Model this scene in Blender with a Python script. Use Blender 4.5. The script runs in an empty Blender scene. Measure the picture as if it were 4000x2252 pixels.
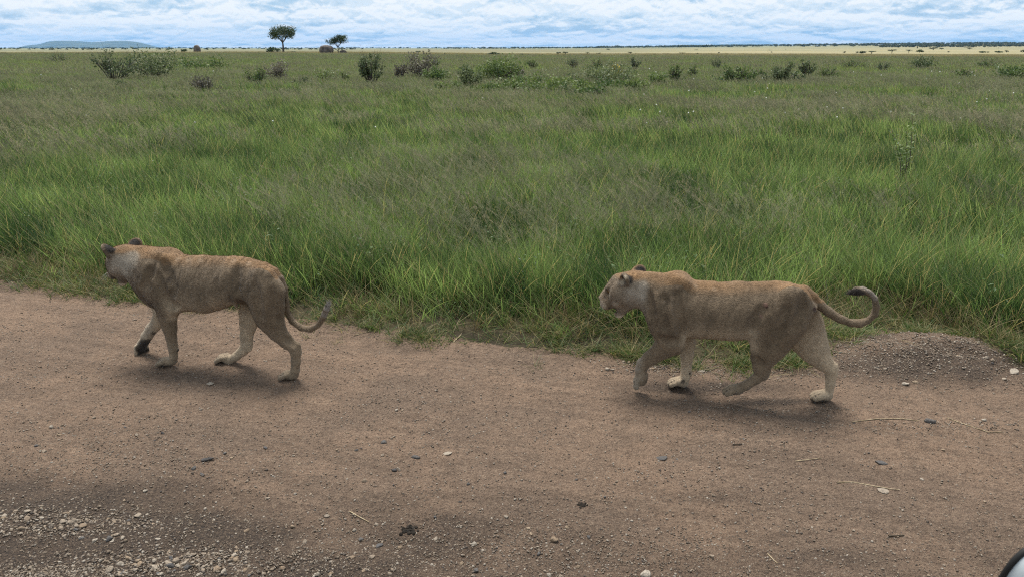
import bpy, math, random
import numpy as np
from mathutils import Vector, Matrix

scene = bpy.context.scene
COL = scene.collection
R = math.radians
# ------------------------------------------------------------------ camera
CAM_H = 2.5
F_PX, CX, CY, HOR = 2900.0, 2000.0, 1126.0, 188.0      # photograph pixels
PITCH = math.atan((CY - HOR) / F_PX)
cam = bpy.data.cameras.new('camera')
cam.sensor_width = 36.0
cam.lens = 36.0 * F_PX / 4000.0
cam.clip_start = 0.05
cam.clip_end = 90000.0
cam.dof.use_dof = True
cam.dof.focus_distance = 6.3
cam.dof.aperture_fstop = 5.6
camo = bpy.data.objects.new('camera', cam)
COL.objects.link(camo)
camo.location = (0, 0, CAM_H)
camo.rotation_euler = (math.pi / 2 - PITCH, 0, 0)
scene.camera = camo
# ------------------------------------------------------------------ sun + sky
SUN_EL, SUN_AZ = R(66), R(-20)
sdir = Vector((math.cos(SUN_EL) * math.sin(SUN_AZ), math.cos(SUN_EL) * math.cos(SUN_AZ), math.sin(SUN_EL)))
sun = bpy.data.lights.new('sun', 'SUN')
sun.energy = 4.0
sun.angle = R(24)
sun.color = (1.0, 0.95, 0.87)
suno = bpy.data.objects.new('sun', sun)
COL.objects.link(suno)
suno.rotation_euler = sdir.to_track_quat('Z', 'Y').to_euler()

world = bpy.data.worlds.new('World')
scene.world = world
world.use_nodes = True
WN, WL = world.node_tree.nodes, world.node_tree.links
WN.clear()


def N(nodes, typ, **kw):
    n = nodes.new(typ)
    for k, v in kw.items():
        setattr(n, k, v)
    return n


def mathn(nodes, links, op, a, b=None, c=None, clamp=False):
    n = nodes.new('ShaderNodeMath')
    n.operation = op
    n.use_clamp = clamp
    for i, x in enumerate((a, b, c)):
        if x is None:
            continue
        if isinstance(x, (int, float)):
            n.inputs[i].default_value = x
        else:
            links.new(x, n.inputs[i])
    return n.outputs[0]


def mapr(nodes, links, x, a, b, c=0.0, d=1.0, smooth=True):
    n = nodes.new('ShaderNodeMapRange')
    n.interpolation_type = 'SMOOTHSTEP' if smooth else 'LINEAR'
    n.clamp = True
    links.new(x, n.inputs[0])
    for i, v in enumerate((a, b, c, d)):
        n.inputs[i + 1].default_value = v
    return n.outputs[0]


def mixc(nodes, links, fac, a, b, mode='MIX'):
    n = nodes.new('ShaderNodeMix')
    n.data_type = 'RGBA'
    n.blend_type = mode
    n.clamp_factor = True
    for sock, v in ((n.inputs[0], fac), (n.inputs[6], a), (n.inputs[7], b)):
        if isinstance(v, (int, float)):
            sock.default_value = v
        elif isinstance(v, (tuple, list)):
            sock.default_value = (*v, 1.0) if len(v) == 3 else v
        else:
            links.new(v, sock)
    return n.outputs[2]


def build_world():
    sky = N(WN, 'ShaderNodeTexSky', sky_type='NISHITA', sun_disc=False)
    sky.sun_elevation = SUN_EL
    sky.sun_rotation = SUN_AZ
    sky.air_density = 1.1
    sky.dust_density = 1.2
    sky.ozone_density = 1.6
    tc = N(WN, 'ShaderNodeTexCoord')
    sep = N(WN, 'ShaderNodeSeparateXYZ')
    WL.new(tc.outputs['Generated'], sep.inputs[0])
    m = lambda op, a, b=None, c=None, clamp=False: mathn(WN, WL, op, a, b, c, clamp)
    x, y, z = sep.outputs
    hz = m('SQRT', m('ADD', m('MULTIPLY', x, x), m('ADD', m('MULTIPLY', y, y), 1e-6)))
    el = m('MAXIMUM', m('DIVIDE', z, hz), 0.0)
    ux, uy = m('DIVIDE', x, hz), m('DIVIDE', y, hz)
    v = m('LOGARITHM', m('ADD', el, 0.02), 2.718)

    def clouds(A, B, dv, scale, detail, rough, dist, off):
        c = N(WN, 'ShaderNodeCombineXYZ')
        WL.new(m('MULTIPLY', ux, A), c.inputs[0])
        WL.new(m('MULTIPLY', uy, A), c.inputs[1])
        WL.new(m('MULTIPLY', m('ADD', v, dv), B), c.inputs[2])
        ad = N(WN, 'ShaderNodeVectorMath', operation='ADD')
        WL.new(c.outputs[0], ad.inputs[0])
        ad.inputs[1].default_value = off
        n = N(WN, 'ShaderNodeTexNoise')
        n.inputs['Scale'].default_value = scale
        n.inputs['Detail'].default_value = detail
        n.inputs['Roughness'].default_value = rough
        n.inputs['Distortion'].default_value = dist
        WL.new(ad.outputs[0], n.inputs['Vector'])
        return n.outputs[0]
    big = clouds(13.0, 3.8, 0.0, 1.0, 3.0, 0.5, 0.2, (3.1, 7.7, 1.3))
    big_up = clouds(13.0, 3.8, 0.16, 1.0, 3.0, 0.5, 0.2, (3.1, 7.7, 1.3))
    fine = clouds(50.0, 8.0, 0.0, 1.0, 8.0, 0.6, 0.5, (11.3, 2.2, 5.0))
    fine_up = clouds(50.0, 8.0, 0.07, 1.0, 8.0, 0.6, 0.5, (11.3, 2.2, 5.0))
    dens = m('ADD', m('MULTIPLY', big, 0.60), m('MULTIPLY', fine, 0.40))
    cover = mapr(WN, WL, dens, 0.36, 0.50)
    lit = m('ADD', m('MULTIPLY', m('SUBTRACT', fine, fine_up), 3.6), m('MULTIPLY', m('SUBTRACT', dens, 0.45), 2.2))
    lit = m('ADD', lit, m('MULTIPLY', m('SUBTRACT', big, big_up), 2.6))
    lit = mapr(WN, WL, lit, -0.40, 0.70)
    ccol = mixc(WN, WL, lit, (8.3, 9.3, 10.0), (10.8, 10.9, 10.9))
    # clear gaps of blue between the clouds
    blue = mixc(WN, WL, 0.70, sky.outputs[0], (4.6, 7.2, 10.0))
    col = mixc(WN, WL, m('MULTIPLY', cover, 0.93), blue, ccol)
    bg = N(WN, 'ShaderNodeBackground')
    bg.inputs['Strength'].default_value = 0.058
    WL.new(col, bg.inputs['Color'])
    out = N(WN, 'ShaderNodeOutputWorld')
    WL.new(bg.outputs[0], out.inputs[0])


build_world()
scene.view_settings.view_transform = 'Standard'
scene.view_settings.look = 'None'
scene.view_settings.exposure = 0.74
scene.view_settings.gamma = 1.0
scene.view_settings.use_curve_mapping = False
scene.cycles.filter_width = 1.1
scene.cycles.use_denoising = False
scene.cycles.volume_bounces = 0
scene.cycles.max_bounces = 7
scene.cycles.diffuse_bounces = 2
scene.cycles.glossy_bounces = 2
scene.cycles.transmission_bounces = 3
scene.cycles.sample_clamp_indirect = 6.0

# ------------------------------------------------------------------ helpers
rng = np.random.default_rng(7)
random.seed(7)


def ray(px, py):
    """direction of the ray through a pixel of the photograph"""
    a, b = (px - CX) / F_PX, -(py - CY) / F_PX
    cp, sp = math.cos(PITCH), math.sin(PITCH)
    return np.array([a, cp + b * sp, -sp + b * cp])


def G(px, py, z=0.0):
    """point on the level z seen at a pixel"""
    d = ray(px, py)
    t = (z - CAM_H) / d[2]
    return np.array([d[0] * t, d[1] * t, z])


def at_depth(px, py, y):
    d = ray(px, py)
    t = y / d[1]
    return np.array([d[0] * t, y, CAM_H + d[2] * t])


def hash2(ix, iy, seed):
    h = (ix.astype(np.int64) * 374761393 + iy.astype(np.int64) * 668265263 + seed * 1442695041) & 0xFFFFFFFF
    h = ((h ^ (h >> 13)) * 1274126177) & 0xFFFFFFFF
    return ((h ^ (h >> 16)) & 0xFFFF) / 65535.0


def vnoise(x, y, seed=0):
    x = np.asarray(x, float); y = np.asarray(y, float)
    ix, iy = np.floor(x), np.floor(y)
    fx, fy = x - ix, y - iy
    fx = fx * fx * (3 - 2 * fx); fy = fy * fy * (3 - 2 * fy)
    a, b = hash2(ix, iy, seed), hash2(ix + 1, iy, seed)
    c, d = hash2(ix, iy + 1, seed), hash2(ix + 1, iy + 1, seed)
    return (a + (b - a) * fx) * (1 - fy) + (c + (d - c) * fx) * fy


def fbm(x, y, seed=0, oct=4):
    s, a, t = 0.0, 1.0, 0.0
    for o in range(oct):
        s = s + a * vnoise(np.asarray(x) * 2 ** o + 17.3 * o, np.asarray(y) * 2 ** o + 5.1 * o, seed + o)
        t += a
        a *= 0.5
    return s / t


def sstep(a, b, x):
    t = np.clip((np.asarray(x, float) - a) / (b - a), 0, 1)
    return t * t * (3 - 2 * t)


def tag(o, label=None, cat=None, group=None, kind=None):
    if label: o['label'] = label
    if cat: o['category'] = cat
    if group: o['group'] = group
    if kind: o['kind'] = kind
    return o


def mesh_from(name, verts, faces, mat=None, smooth=False, attrs=None):
    """faces: an (n,3)/(n,4) array or a list of tuples"""
    me = bpy.data.meshes.new(name)
    verts = np.asarray(verts, np.float32)
    if isinstance(faces, np.ndarray):
        nf, k = faces.shape
        me.vertices.add(len(verts)); me.vertices.foreach_set('co', verts.ravel())
        me.loops.add(nf * k); me.loops.foreach_set('vertex_index', faces.astype(np.int32).ravel())
        me.polygons.add(nf)
        me.polygons.foreach_set('loop_start', np.arange(0, nf * k, k, dtype=np.int32))
        me.update(calc_edges=True)
    else:
        me.from_pydata([tuple(v) for v in verts], [], faces)
    if smooth:
        me.polygons.foreach_set('use_smooth', np.ones(len(me.polygons), bool))
    for an, arr in (attrs or {}).items():
        arr = np.asarray(arr, np.float32)
        if arr.ndim == 2:
            if arr.shape[1] == 3:
                arr = np.concatenate([arr, np.ones((len(arr), 1), np.float32)], 1)
            at = me.attributes.new(an, 'FLOAT_COLOR', 'POINT')
            at.data.foreach_set('color', arr.ravel())
        else:
            at = me.attributes.new(an, 'FLOAT', 'POINT')
            at.data.foreach_set('value', arr)
    if mat: me.materials.append(mat)
    me.validate()
    me.update()
    return me


def link(name, me, parent=None):
    o = bpy.data.objects.new(name, me)
    COL.objects.link(o)
    if parent is not None: o.parent = parent
    return o


def empty(name, loc=(0, 0, 0), rz=0.0):
    o = bpy.data.objects.new(name, None)
    COL.objects.link(o)
    o.location = loc
    o.rotation_euler = (0, 0, rz)
    o.empty_display_size = 0.2
    return o


def new_mat(name):
    m = bpy.data.materials.new(name)
    m.use_nodes = True
    nt = m.node_tree
    bs = nt.nodes['Principled BSDF']
    return m, nt.nodes, nt.links, bs


def noise_node(nodes, links, vec, scale, detail=4.0, rough=0.55, dist=0.0):
    n = nodes.new('ShaderNodeTexNoise')
    n.inputs['Scale'].default_value = scale
    n.inputs['Detail'].default_value = detail
    n.inputs['Roughness'].default_value = rough
    n.inputs['Distortion'].default_value = dist
    if vec is not None: links.new(vec, n.inputs['Vector'])
    return n.outputs[0]


def bump_to(nodes, links, bs, h, strength, dist):
    b = nodes.new('ShaderNodeBump')
    b.inputs['Strength'].default_value = strength
    b.inputs['Distance'].default_value = dist
    links.new(h, b.inputs['Height'])
    links.new(b.outputs[0], bs.inputs['Normal'])


def attr(nodes, name):
    a = nodes.new('ShaderNodeAttribute')
    a.attribute_name = name
    return a


# ------------------------------------------------------------------ terrain
# far edge of the road (grass starts beyond it), read off the photograph
_edge_px = [(0, 1100), (300, 1145), (600, 1180), (900, 1210), (1300, 1262), (1600, 1300), (1900, 1330), (2200, 1362),
            (2450, 1392), (2700, 1420), (2950, 1425), (3100, 1392), (3250, 1340), (3450, 1300), (3650, 1305),
            (3820, 1370), (4000, 1460)]
_edge = np.array([G(*p)[:2] for p in _edge_px])
_e0, _e1 = _edge[0], _edge[-1]


def edge_y(x):
    x = np.asarray(x, float)
    y = np.interp(x, _edge[:, 0], _edge[:, 1])
    y = np.where(x < _e0[0], _e0[1] - 0.27 * (x - _e0[0]), y)
    y = np.where(x > _e1[0], _e1[1] - 0.27 * (x - _e1[0]), y)
    return y


def near_edge_y(x):
    return -0.28 * np.asarray(x, float) + 0.2


def side(x, y):
    """metres beyond the road's far edge (positive on the grass)"""
    return (y - edge_y(x)) * 0.95 + 0.22 * (fbm(np.asarray(x) * 2.3, np.asarray(y) * 2.3, 5, 3) - 0.5)


_mc = G(3660, 1395)
_ta = G(2300, 1500); _tb = G(3960, 1760)


def height(x, y):
    x = np.asarray(x, float); y = np.asarray(y, float)
    s = (y - edge_y(x)) * 0.95
    d = np.hypot(x, y)
    road = 0.014 * (fbm(x * 1.1, y * 1.6, 11, 4) - 0.5) * 2 + 0.008 * (fbm(x * 6, y * 6, 21, 3) - 0.5)
    # wheel rut running along the road
    w = (y - (_ta[1] + (_tb[1] - _ta[1]) / (_tb[0] - _ta[0]) * (x - _ta[0])))
    road = road - 0.022 * np.exp(-((w - 0.12) / 0.14) ** 2) + 0.016 * np.exp(-((w + 0.14) / 0.10) ** 2)
    road = road + 0.022 * (fbm(x * 1.1, w * 16, 23, 3) - 0.5) * np.exp(-(w / 0.32) ** 2)
    w2 = y - (3.15 - 0.27 * x)
    road = road - 0.018 * np.exp(-(w2 / 0.22) ** 2)
    mound = 0.16 * np.exp(-((x - _mc[0]) / 0.75) ** 2 - ((y - _mc[1]) / 0.42) ** 2)
    mound = mound * (1 + 0.8 * (fbm(x * 6, y * 6, 31, 4) - 0.5))
    grass = 0.03 + 0.06 * (fbm(x * 0.6, y * 0.6, 41, 3) - 0.5)
    h = road * (1 - sstep(-0.1, 0.25, s)) + grass * sstep(-0.1, 0.4, s) + mound
    # gentle rise of the plain on the left, 120 to 260 m out
    rise = 0.75 * sstep(60, 190, y) * (1 - sstep(260, 700, y)) * (1 - sstep(-90, 30, x - 0.0 * y))
    und = 0.35 * (fbm(x * 0.012, y * 0.02, 51, 3) - 0.5) * sstep(25, 90, d)
    far = 5.0 * (fbm(x * 0.0006, y * 0.0009, 61, 3) - 0.62) * sstep(500, 2500, d)
    far = far + 20.0 * sstep(700, 3300, y) * sstep(-200, 2400, x)
    return h + rise + und + far


def height1(x, y):
    return float(height(np.array([x]), np.array([y]))[0])


def grow(start, step, ratio, end):
    out, v, s = [], start, step
    while v < end:
        s = s * ratio
        v += s
        out.append(v)
    return out


def axis(lo, hi, step, end_lo, end_hi, ratio=1.12):
    mid = list(np.arange(lo, hi + 1e-6, step))
    up = grow(mid[-1], step, ratio, end_hi)
    dn = [-(v) for v in grow(-mid[0], step, ratio, -end_lo)]
    return np.array(dn[::-1] + mid + up)


def ground_color_nodes(nodes, links):
    pass


def make_ground():
    xs = axis(-5.2, 4.9, 0.022, -45000, 45000)
    ys = axis(2.0, 7.6, 0.022, -400, 48000)
    X, Y = np.meshgrid(xs, ys, indexing='ij')
    Z = height(X, Y)
    fine = (np.abs(X) < 6) & (Y > 1.5) & (Y < 8)
    Z = Z + np.where(fine, 0.014 * (fbm(X * 16, Y * 16, 71, 4) - 0.5), 0)
    nx, ny = len(xs), len(ys)
    V = np.stack([X, Y, Z], -1).reshape(-1, 3)
    I = np.arange(nx * ny).reshape(nx, ny)
    Fq = np.stack([I[:-1, :-1], I[1:, :-1], I[1:, 1:], I[:-1, 1:]], -1).reshape(-1, 4)
    xc, yc = V[Fq].mean(1)[:, 0], V[Fq].mean(1)[:, 1]
    isroad = (side(xc, yc) < 0.0) & (yc > near_edge_y(xc) - 6.0) & (np.abs(xc) < 400)
    # damp / gravel maps on the road (their own shapes)
    damp = np.zeros(len(V))
    for px, py, rx, ry, a in [(300, 2010, 1.0, 0.16, 1.0), (150, 2190, 0.75, 0.10, 1.1), (900, 2080, 0.7, 0.13, .7),
                              (1500, 2150, 1.2, .2, .45), (2750, 1505, .75, .12, .8), (3000, 1560, .5, .06, .8),
                              (3650, 1450, .9, .3, .9), (2700, 1950, .5, .12, .4), (2300, 2000, .6, .12, .4),
                              (3300, 2180, .6, .12, .5), (0, 1120, .8, .25, .5), (700, 1450, .5, .12, .35),
                              (3950, 2200, .5, .2, .4), (3300, 1350, .5, .2, .7)]:
        c = G(px, py)
        damp = np.maximum(damp, a * np.exp(-((V[:, 0] - c[0]) / rx) ** 2 - ((V[:, 1] - c[1]) / ry) ** 2))
    damp = np.maximum(damp, (0.36 + 0.5 * sstep(1.2, -2.2, V[:, 0])) * sstep(4.35, 3.1, V[:, 1] + 0.10 * V[:, 0] + 1.1 * (fbm(V[:, 0] * .9, V[:, 1] * 1.6, 83, 4) - .5)))
    damp = damp * (0.45 + 1.1 * fbm(V[:, 0] * 3.0, V[:, 1] * 4.5, 81, 4))
    out = []
    for nm, mask in (('dirt_road', isroad), ('ground', ~isroad)):
        f = Fq[mask]
        used = np.unique(f)
        remap = np.zeros(len(V), np.int64); remap[used] = np.arange(len(used))
        me = mesh_from(nm, V[used], remap[f], None, True, {'damp': damp[used]})
        o = link(nm, me)
        tag(o, kind='structure')
        out.append(o)
    return out


road_o, ground_o = make_ground()


def mat_road():
    m, n, l, bs = new_mat('packed_dirt')
    geo = n.new('ShaderNodeNewGeometry')
    pos = geo.outputs['Position']
    a = attr(n, 'damp').outputs['Fac']
    big = noise_node(n, l, pos, 0.8, 6, 0.65, 0.4)
    mid = noise_node(n, l, pos, 6.0, 6, 0.7)
    coarse = noise_node(n, l, pos, 26.0, 5, 0.75)
    fine = noise_node(n, l, pos, 75.0, 4, 0.8)
    grit = noise_node(n, l, pos, 190.0, 3, 0.7)
    c = mixc(n, l, mapr(n, l, big, 0.35, 0.65), (0.295, 0.196, 0.134), (0.202, 0.140, 0.101))
    c = mixc(n, l, mapr(n, l, mid, 0.42, 0.70, 0, 0.7), c, (0.148, 0.100, 0.070))
    c = mixc(n, l, mapr(n, l, coarse, 0.50, 0.70, 0, 0.6), c, (0.357, 0.262, 0.186))
    c = mixc(n, l, mapr(n, l, coarse, 0.48, 0.33, 0, 0.7), c, (0.089, 0.061, 0.043))
    c = mixc(n, l, mapr(n, l, fine, 0.52, 0.68, 0, 0.65), c, (0.393, 0.297, 0.210))
    c = mixc(n, l, mapr(n, l, fine, 0.47, 0.34, 0, 0.85), c, (0.054, 0.036, 0.027))
    c = mixc(n, l, mapr(n, l, grit, 0.58, 0.68, 0, 0.7), c, (0.447, 0.355, 0.264))
    c = mixc(n, l, mapr(n, l, grit, 0.44, 0.32, 0, 0.75), c, (0.045, 0.033, 0.023))
    rot = n.new('ShaderNodeMapping'); rot.inputs['Rotation'].default_value = (0, 0, R(15.5)); l.new(pos, rot.inputs[0])
    sq = n.new('ShaderNodeMapping'); sq.inputs['Scale'].default_value = (0.5, 7.0, 1.0); l.new(rot.outputs[0], sq.inputs[0])
    streak = noise_node(n, l, sq.outputs[0], 1.3, 6, 0.7, 0.5)
    c = mixc(n, l, 1.0, c, mapr(n, l, streak, 0.32, 0.68, 0.86, 1.10), 'MULTIPLY')
    wet = mixc(n, l, mapr(n, l, fine, 0.38, 0.66), (0.020, 0.014, 0.012), (0.134, 0.095, 0.066))
    wet = mixc(n, l, mapr(n, l, grit, 0.58, 0.68, 0, 0.6), wet, (0.286, 0.212, 0.148))
    c = mixc(n, l, mapr(n, l, a, 0.06, 0.85, 0, 0.93), c, wet)
    l.new(c, bs.inputs['Base Color'])
    rg = mapr(n, l, a, 0.2, 0.9, 0.95, 0.78)
    l.new(rg, bs.inputs['Roughness'])
    bs.inputs['Specular IOR Level'].default_value = 0.25
    h = mathn(n, l, 'ADD', mathn(n, l, 'MULTIPLY', fine, 1.0), mathn(n, l, 'MULTIPLY', grit, 0.5))
    h = mathn(n, l, 'ADD', h, mathn(n, l, 'MULTIPLY', mid, 1.5))
    h = mathn(n, l, 'ADD', h, mathn(n, l, 'MULTIPLY', coarse, 1.6))
    bump_to(n, l, bs, h, 1.0, 0.030)
    return m


def mat_ground():
    m, n, l, bs = new_mat('grassland_soil')
    geo = n.new('ShaderNodeNewGeometry')
    pos = geo.outputs['Position']
    sep = n.new('ShaderNodeSeparateXYZ'); l.new(pos, sep.inputs[0])
    x, y, z = sep.outputs
    mp = n.new('ShaderNodeMapping'); mp.inputs['Scale'].default_value = (1.0, 2.4, 1.0); l.new(pos, mp.inputs[0])
    n1 = noise_node(n, l, mp.outputs[0], 0.05, 6, 0.62, 0.4)
    n2 = noise_node(n, l, mp.outputs[0], 0.6, 6, 0.7)
    n3 = noise_node(n, l, mp.outputs[0], 0.0035, 6, 0.6, 0.6)
    soil = mixc(n, l, mapr(n, l, n2, 0.3, 0.7), (0.024, 0.020, 0.014), (0.060, 0.050, 0.030))
    green = mixc(n, l, mapr(n, l, n1, 0.36, 0.64), (0.060, 0.078, 0.030), (0.092, 0.082, 0.046))
    green = mixc(n, l, mapr(n, l, n2, 0.35, 0.75, 0, 0.6), green, (0.045, 0.060, 0.024))
    c = mixc(n, l, mapr(n, l, y, 18, 70), soil, green)
    # straw coloured short-grass plain further out, patches of olive and grey green scrub
    straw = mixc(n, l, mapr(n, l, n3, 0.40, 0.62), (0.245, 0.215, 0.125), (0.16, 0.16, 0.09))
    wob = mathn(n, l, 'ADD', y, mathn(n, l, 'MULTIPLY', mathn(n, l, 'SUBTRACT', n1, 0.5), 90.0))
    az = mathn(n, l, 'ADD', mathn(n, l, 'DIVIDE', x, mathn(n, l, 'MAXIMUM', y, 1.0)), mathn(n, l, 'MULTIPLY', mathn(n, l, 'SUBTRACT', n3, 0.5), 0.5))
    olive = mixc(n, l, mapr(n, l, n3, 0.35, 0.65), (0.17, 0.15, 0.095), (0.115, 0.125, 0.07))
    strip = mapr(n, l, wob, 380, 520)
    olive_a = mathn(n, l, 'MULTIPLY', strip, mapr(n, l, az, 0.24, 0.08))
    c = mixc(n, l, mapr(n, l, wob, 175, 250), c, mixc(n, l, olive_a, straw, olive))
    yy = mathn(n, l, 'ADD', y, mathn(n, l, 'MULTIPLY', x, -0.9))
    far = mixc(n, l, mapr(n, l, n3, 0.35, 0.6), (0.085, 0.105, 0.06), (0.20, 0.20, 0.12))
    c = mixc(n, l, mapr(n, l, yy, 900, 2600), c, far)
    l.new(c, bs.inputs['Base Color'])
    bs.inputs['Roughness'].default_value = 0.95
    bs.inputs['Specular IOR Level'].default_value = 0.1
    bump_to(n, l, bs, n2, 0.6, 0.25)
    return m


road_o.data.materials.append(mat_road())
ground_o.data.materials.append(mat_ground())

# ------------------------------------------------------------------ lionesses
def surface_nets(D, org, h):
    S = D < 0
    c8 = [D[i:D.shape[0] - 1 + i, j:D.shape[1] - 1 + j, k:D.shape[2] - 1 + k] for i in (0, 1) for j in (0, 1) for k in (0, 1)]
    s8 = np.zeros(c8[0].shape, np.int8)
    for c in c8: s8 += (c < 0)
    act = (s8 > 0) & (s8 < 8)
    idx = np.argwhere(act)
    ids = -np.ones(act.shape, np.int64)
    ids[act] = np.arange(len(idx))
    offs = [(i, j, k) for i in (0, 1) for j in (0, 1) for k in (0, 1)]
    vals = np.stack([c[act] for c in c8], 1)
    acc = np.zeros((len(idx), 3)); cnt = np.zeros(len(idx))
    for a in range(8):
        for b in range(a + 1, 8):
            oa, ob = np.array(offs[a]), np.array(offs[b])
            if np.abs(oa - ob).sum() != 1: continue
            m = (vals[:, a] < 0) != (vals[:, b] < 0)
            t = vals[m, a] / (vals[m, a] - vals[m, b])
            acc[m] += oa + t[:, None] * (ob - oa)
            cnt[m] += 1
    V = (idx + acc / cnt[:, None]) * h + org
    F = []
    for ax in range(3):
        o1, o2 = [(1, 2), (2, 0), (0, 1)][ax]
        sl0 = [slice(None)] * 3; sl1 = [slice(None)] * 3
        sl0[ax] = slice(0, -1); sl1[ax] = slice(1, None)
        a, b = S[tuple(sl0)], S[tuple(sl1)]
        e = np.argwhere(a != b)
        ok = np.ones(len(e), bool)
        for o in (o1, o2):
            ok &= (e[:, o] > 0) & (e[:, o] < D.shape[o] - 1)
        e = e[ok]
        ins = a[e[:, 0], e[:, 1], e[:, 2]]
        q = []
        for d1, d2 in ((0, 0), (-1, 0), (-1, -1), (0, -1)):
            c = e.copy(); c[:, o1] += d1; c[:, o2] += d2
            q.append(ids[c[:, 0], c[:, 1], c[:, 2]])
        q = np.stack(q, 1)
        q[~ins] = q[~ins][:, ::-1]
        F.append(q)
    F = np.concatenate(F)
    F = F[(F >= 0).all(1)]
    return V, F


class Field:
    def __init__(self, lo, hi, h):
        self.h = h
        self.lo = np.array(lo, float)
        n = np.ceil((np.array(hi) - self.lo) / h).astype(int)
        self.ax = [self.lo[i] + h * np.arange(n[i]) for i in range(3)]
        self.D = np.full(n, 0.25, np.float32)

    def box(self, lo, hi):
        s = []
        for i in range(3):
            a = max(0, int((lo[i] - self.lo[i]) / self.h))
            b = min(len(self.ax[i]), int((hi[i] - self.lo[i]) / self.h) + 2)
            if b <= a: return None
            s.append(slice(a, b))
        g = [self.ax[i][s[i]].astype(np.float32) for i in range(3)]
        return tuple(s), g[0][:, None, None], g[1][None, :, None], g[2][None, None, :]

    def put(self, s, d, k, sub=False):
        cur = self.D[s]
        if sub:
            d = -d
            hh = np.maximum(k - np.abs(cur - d), 0) / k
            self.D[s] = np.maximum(cur, d) + hh * hh * k * 0.25
        else:
            hh = np.maximum(k - np.abs(cur - d), 0) / k
            self.D[s] = np.minimum(cur, d) - hh * hh * k * 0.25

    def cone(self, a, b, ra, rb, k=0.03, qa=1.0, qb=None, sub=False):
        """tapered capsule; q = lateral (v) radius over in-plane radius"""
        qb = qa if qb is None else qb
        a = np.array(a, float); b = np.array(b, float)
        mr = max(ra, rb) * max(1, qa, qb) + k + 0.02
        r = self.box(np.minimum(a, b) - mr, np.maximum(a, b) + mr)
        if r is None: return
        s, X, Y, Z = r
        ab = b - a
        L = max(float(ab @ ab), 1e-9)
        t = np.clip(((X - a[0]) * ab[0] + (Y - a[1]) * ab[1] + (Z - a[2]) * ab[2]) / L, 0, 1)
        q = qa + (qb - qa) * t
        dx = X - a[0] - t * ab[0]; dy = (Y - a[1] - t * ab[1]) / q; dz = Z - a[2] - t * ab[2]
        d = (np.sqrt(dx * dx + dy * dy + dz * dz) - (ra + (rb - ra) * t)) * np.minimum(q, 1.0)
        self.put(s, d, k, sub)

    def ell(self, c, rad, M=None, k=0.03, sub=False):
        """ellipsoid, M columns = its axes"""
        c = np.array(c, float); M = np.eye(3) if M is None else np.array(M)
        mr = max(rad) + k + 0.02
        r = self.box(c - mr, c + mr)
        if r is None: return
        s, X, Y, Z = r
        dx, dy, dz = X - c[0], Y - c[1], Z - c[2]
        q = 0
        g = 0
        for i in range(3):
            w = (dx * M[0, i] + dy * M[1, i] + dz * M[2, i]) / rad[i]
            q = q + w * w
            g = g + (w / rad[i]) ** 2
        k0 = np.sqrt(q); k1 = np.sqrt(g) + 1e-6
        self.put(s, k0 * (k0 - 1) / k1, k, sub)

    def loft(self, u, top, bot, hw, egg=0.22, k=0.02):
        o = np.argsort(u); u = u[o]; top = top[o]; bot = bot[o]; hw = hw[o]
        r = self.box((u[0] - .03, -hw.max() - .08, bot.min() - .08), (u[-1] + .03, hw.max() + .08, top.max() + .08))
        s, X, Y, Z = r

        def smooth(v):
            x = X.ravel()
            w = np.interp(x, u, v)
            kk = max(3, int(0.05 / self.h)) | 1
            w2 = np.convolve(np.pad(w, kk // 2, mode='edge'), np.ones(kk) / kk, 'valid')
            return w2[:, None, None]
        T, B, W = smooth(top), smooth(bot), smooth(hw)
        zc, hz = (T + B) / 2, np.maximum((T - B) / 2, 0.01)
        tz = np.clip((Z - zc) / hz, -1.2, 1.2)
        ww = W * (1 - egg * tz - 0.10 * tz * tz)
        q = np.sqrt(((Z - zc) / hz) ** 2 + (Y / ww) ** 2) - 1
        d = q * np.minimum(hz, W)
        g = np.gradient(d, self.h)
        gm = np.sqrt(g[0] ** 2 + g[1] ** 2 + g[2] ** 2)
        d = d / np.maximum(gm, 0.6)
        d = np.maximum(d, np.maximum(u[0] - X, X - u[-1]))
        self.put(s, d.astype(np.float32), k)


def frame_from(origin, heading):
    h = np.array([heading[0], heading[1], 0.0]); h /= np.linalg.norm(h)
    v = np.array([-h[1], h[0], 0.0])
    return np.array(origin, float), h, v


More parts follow.
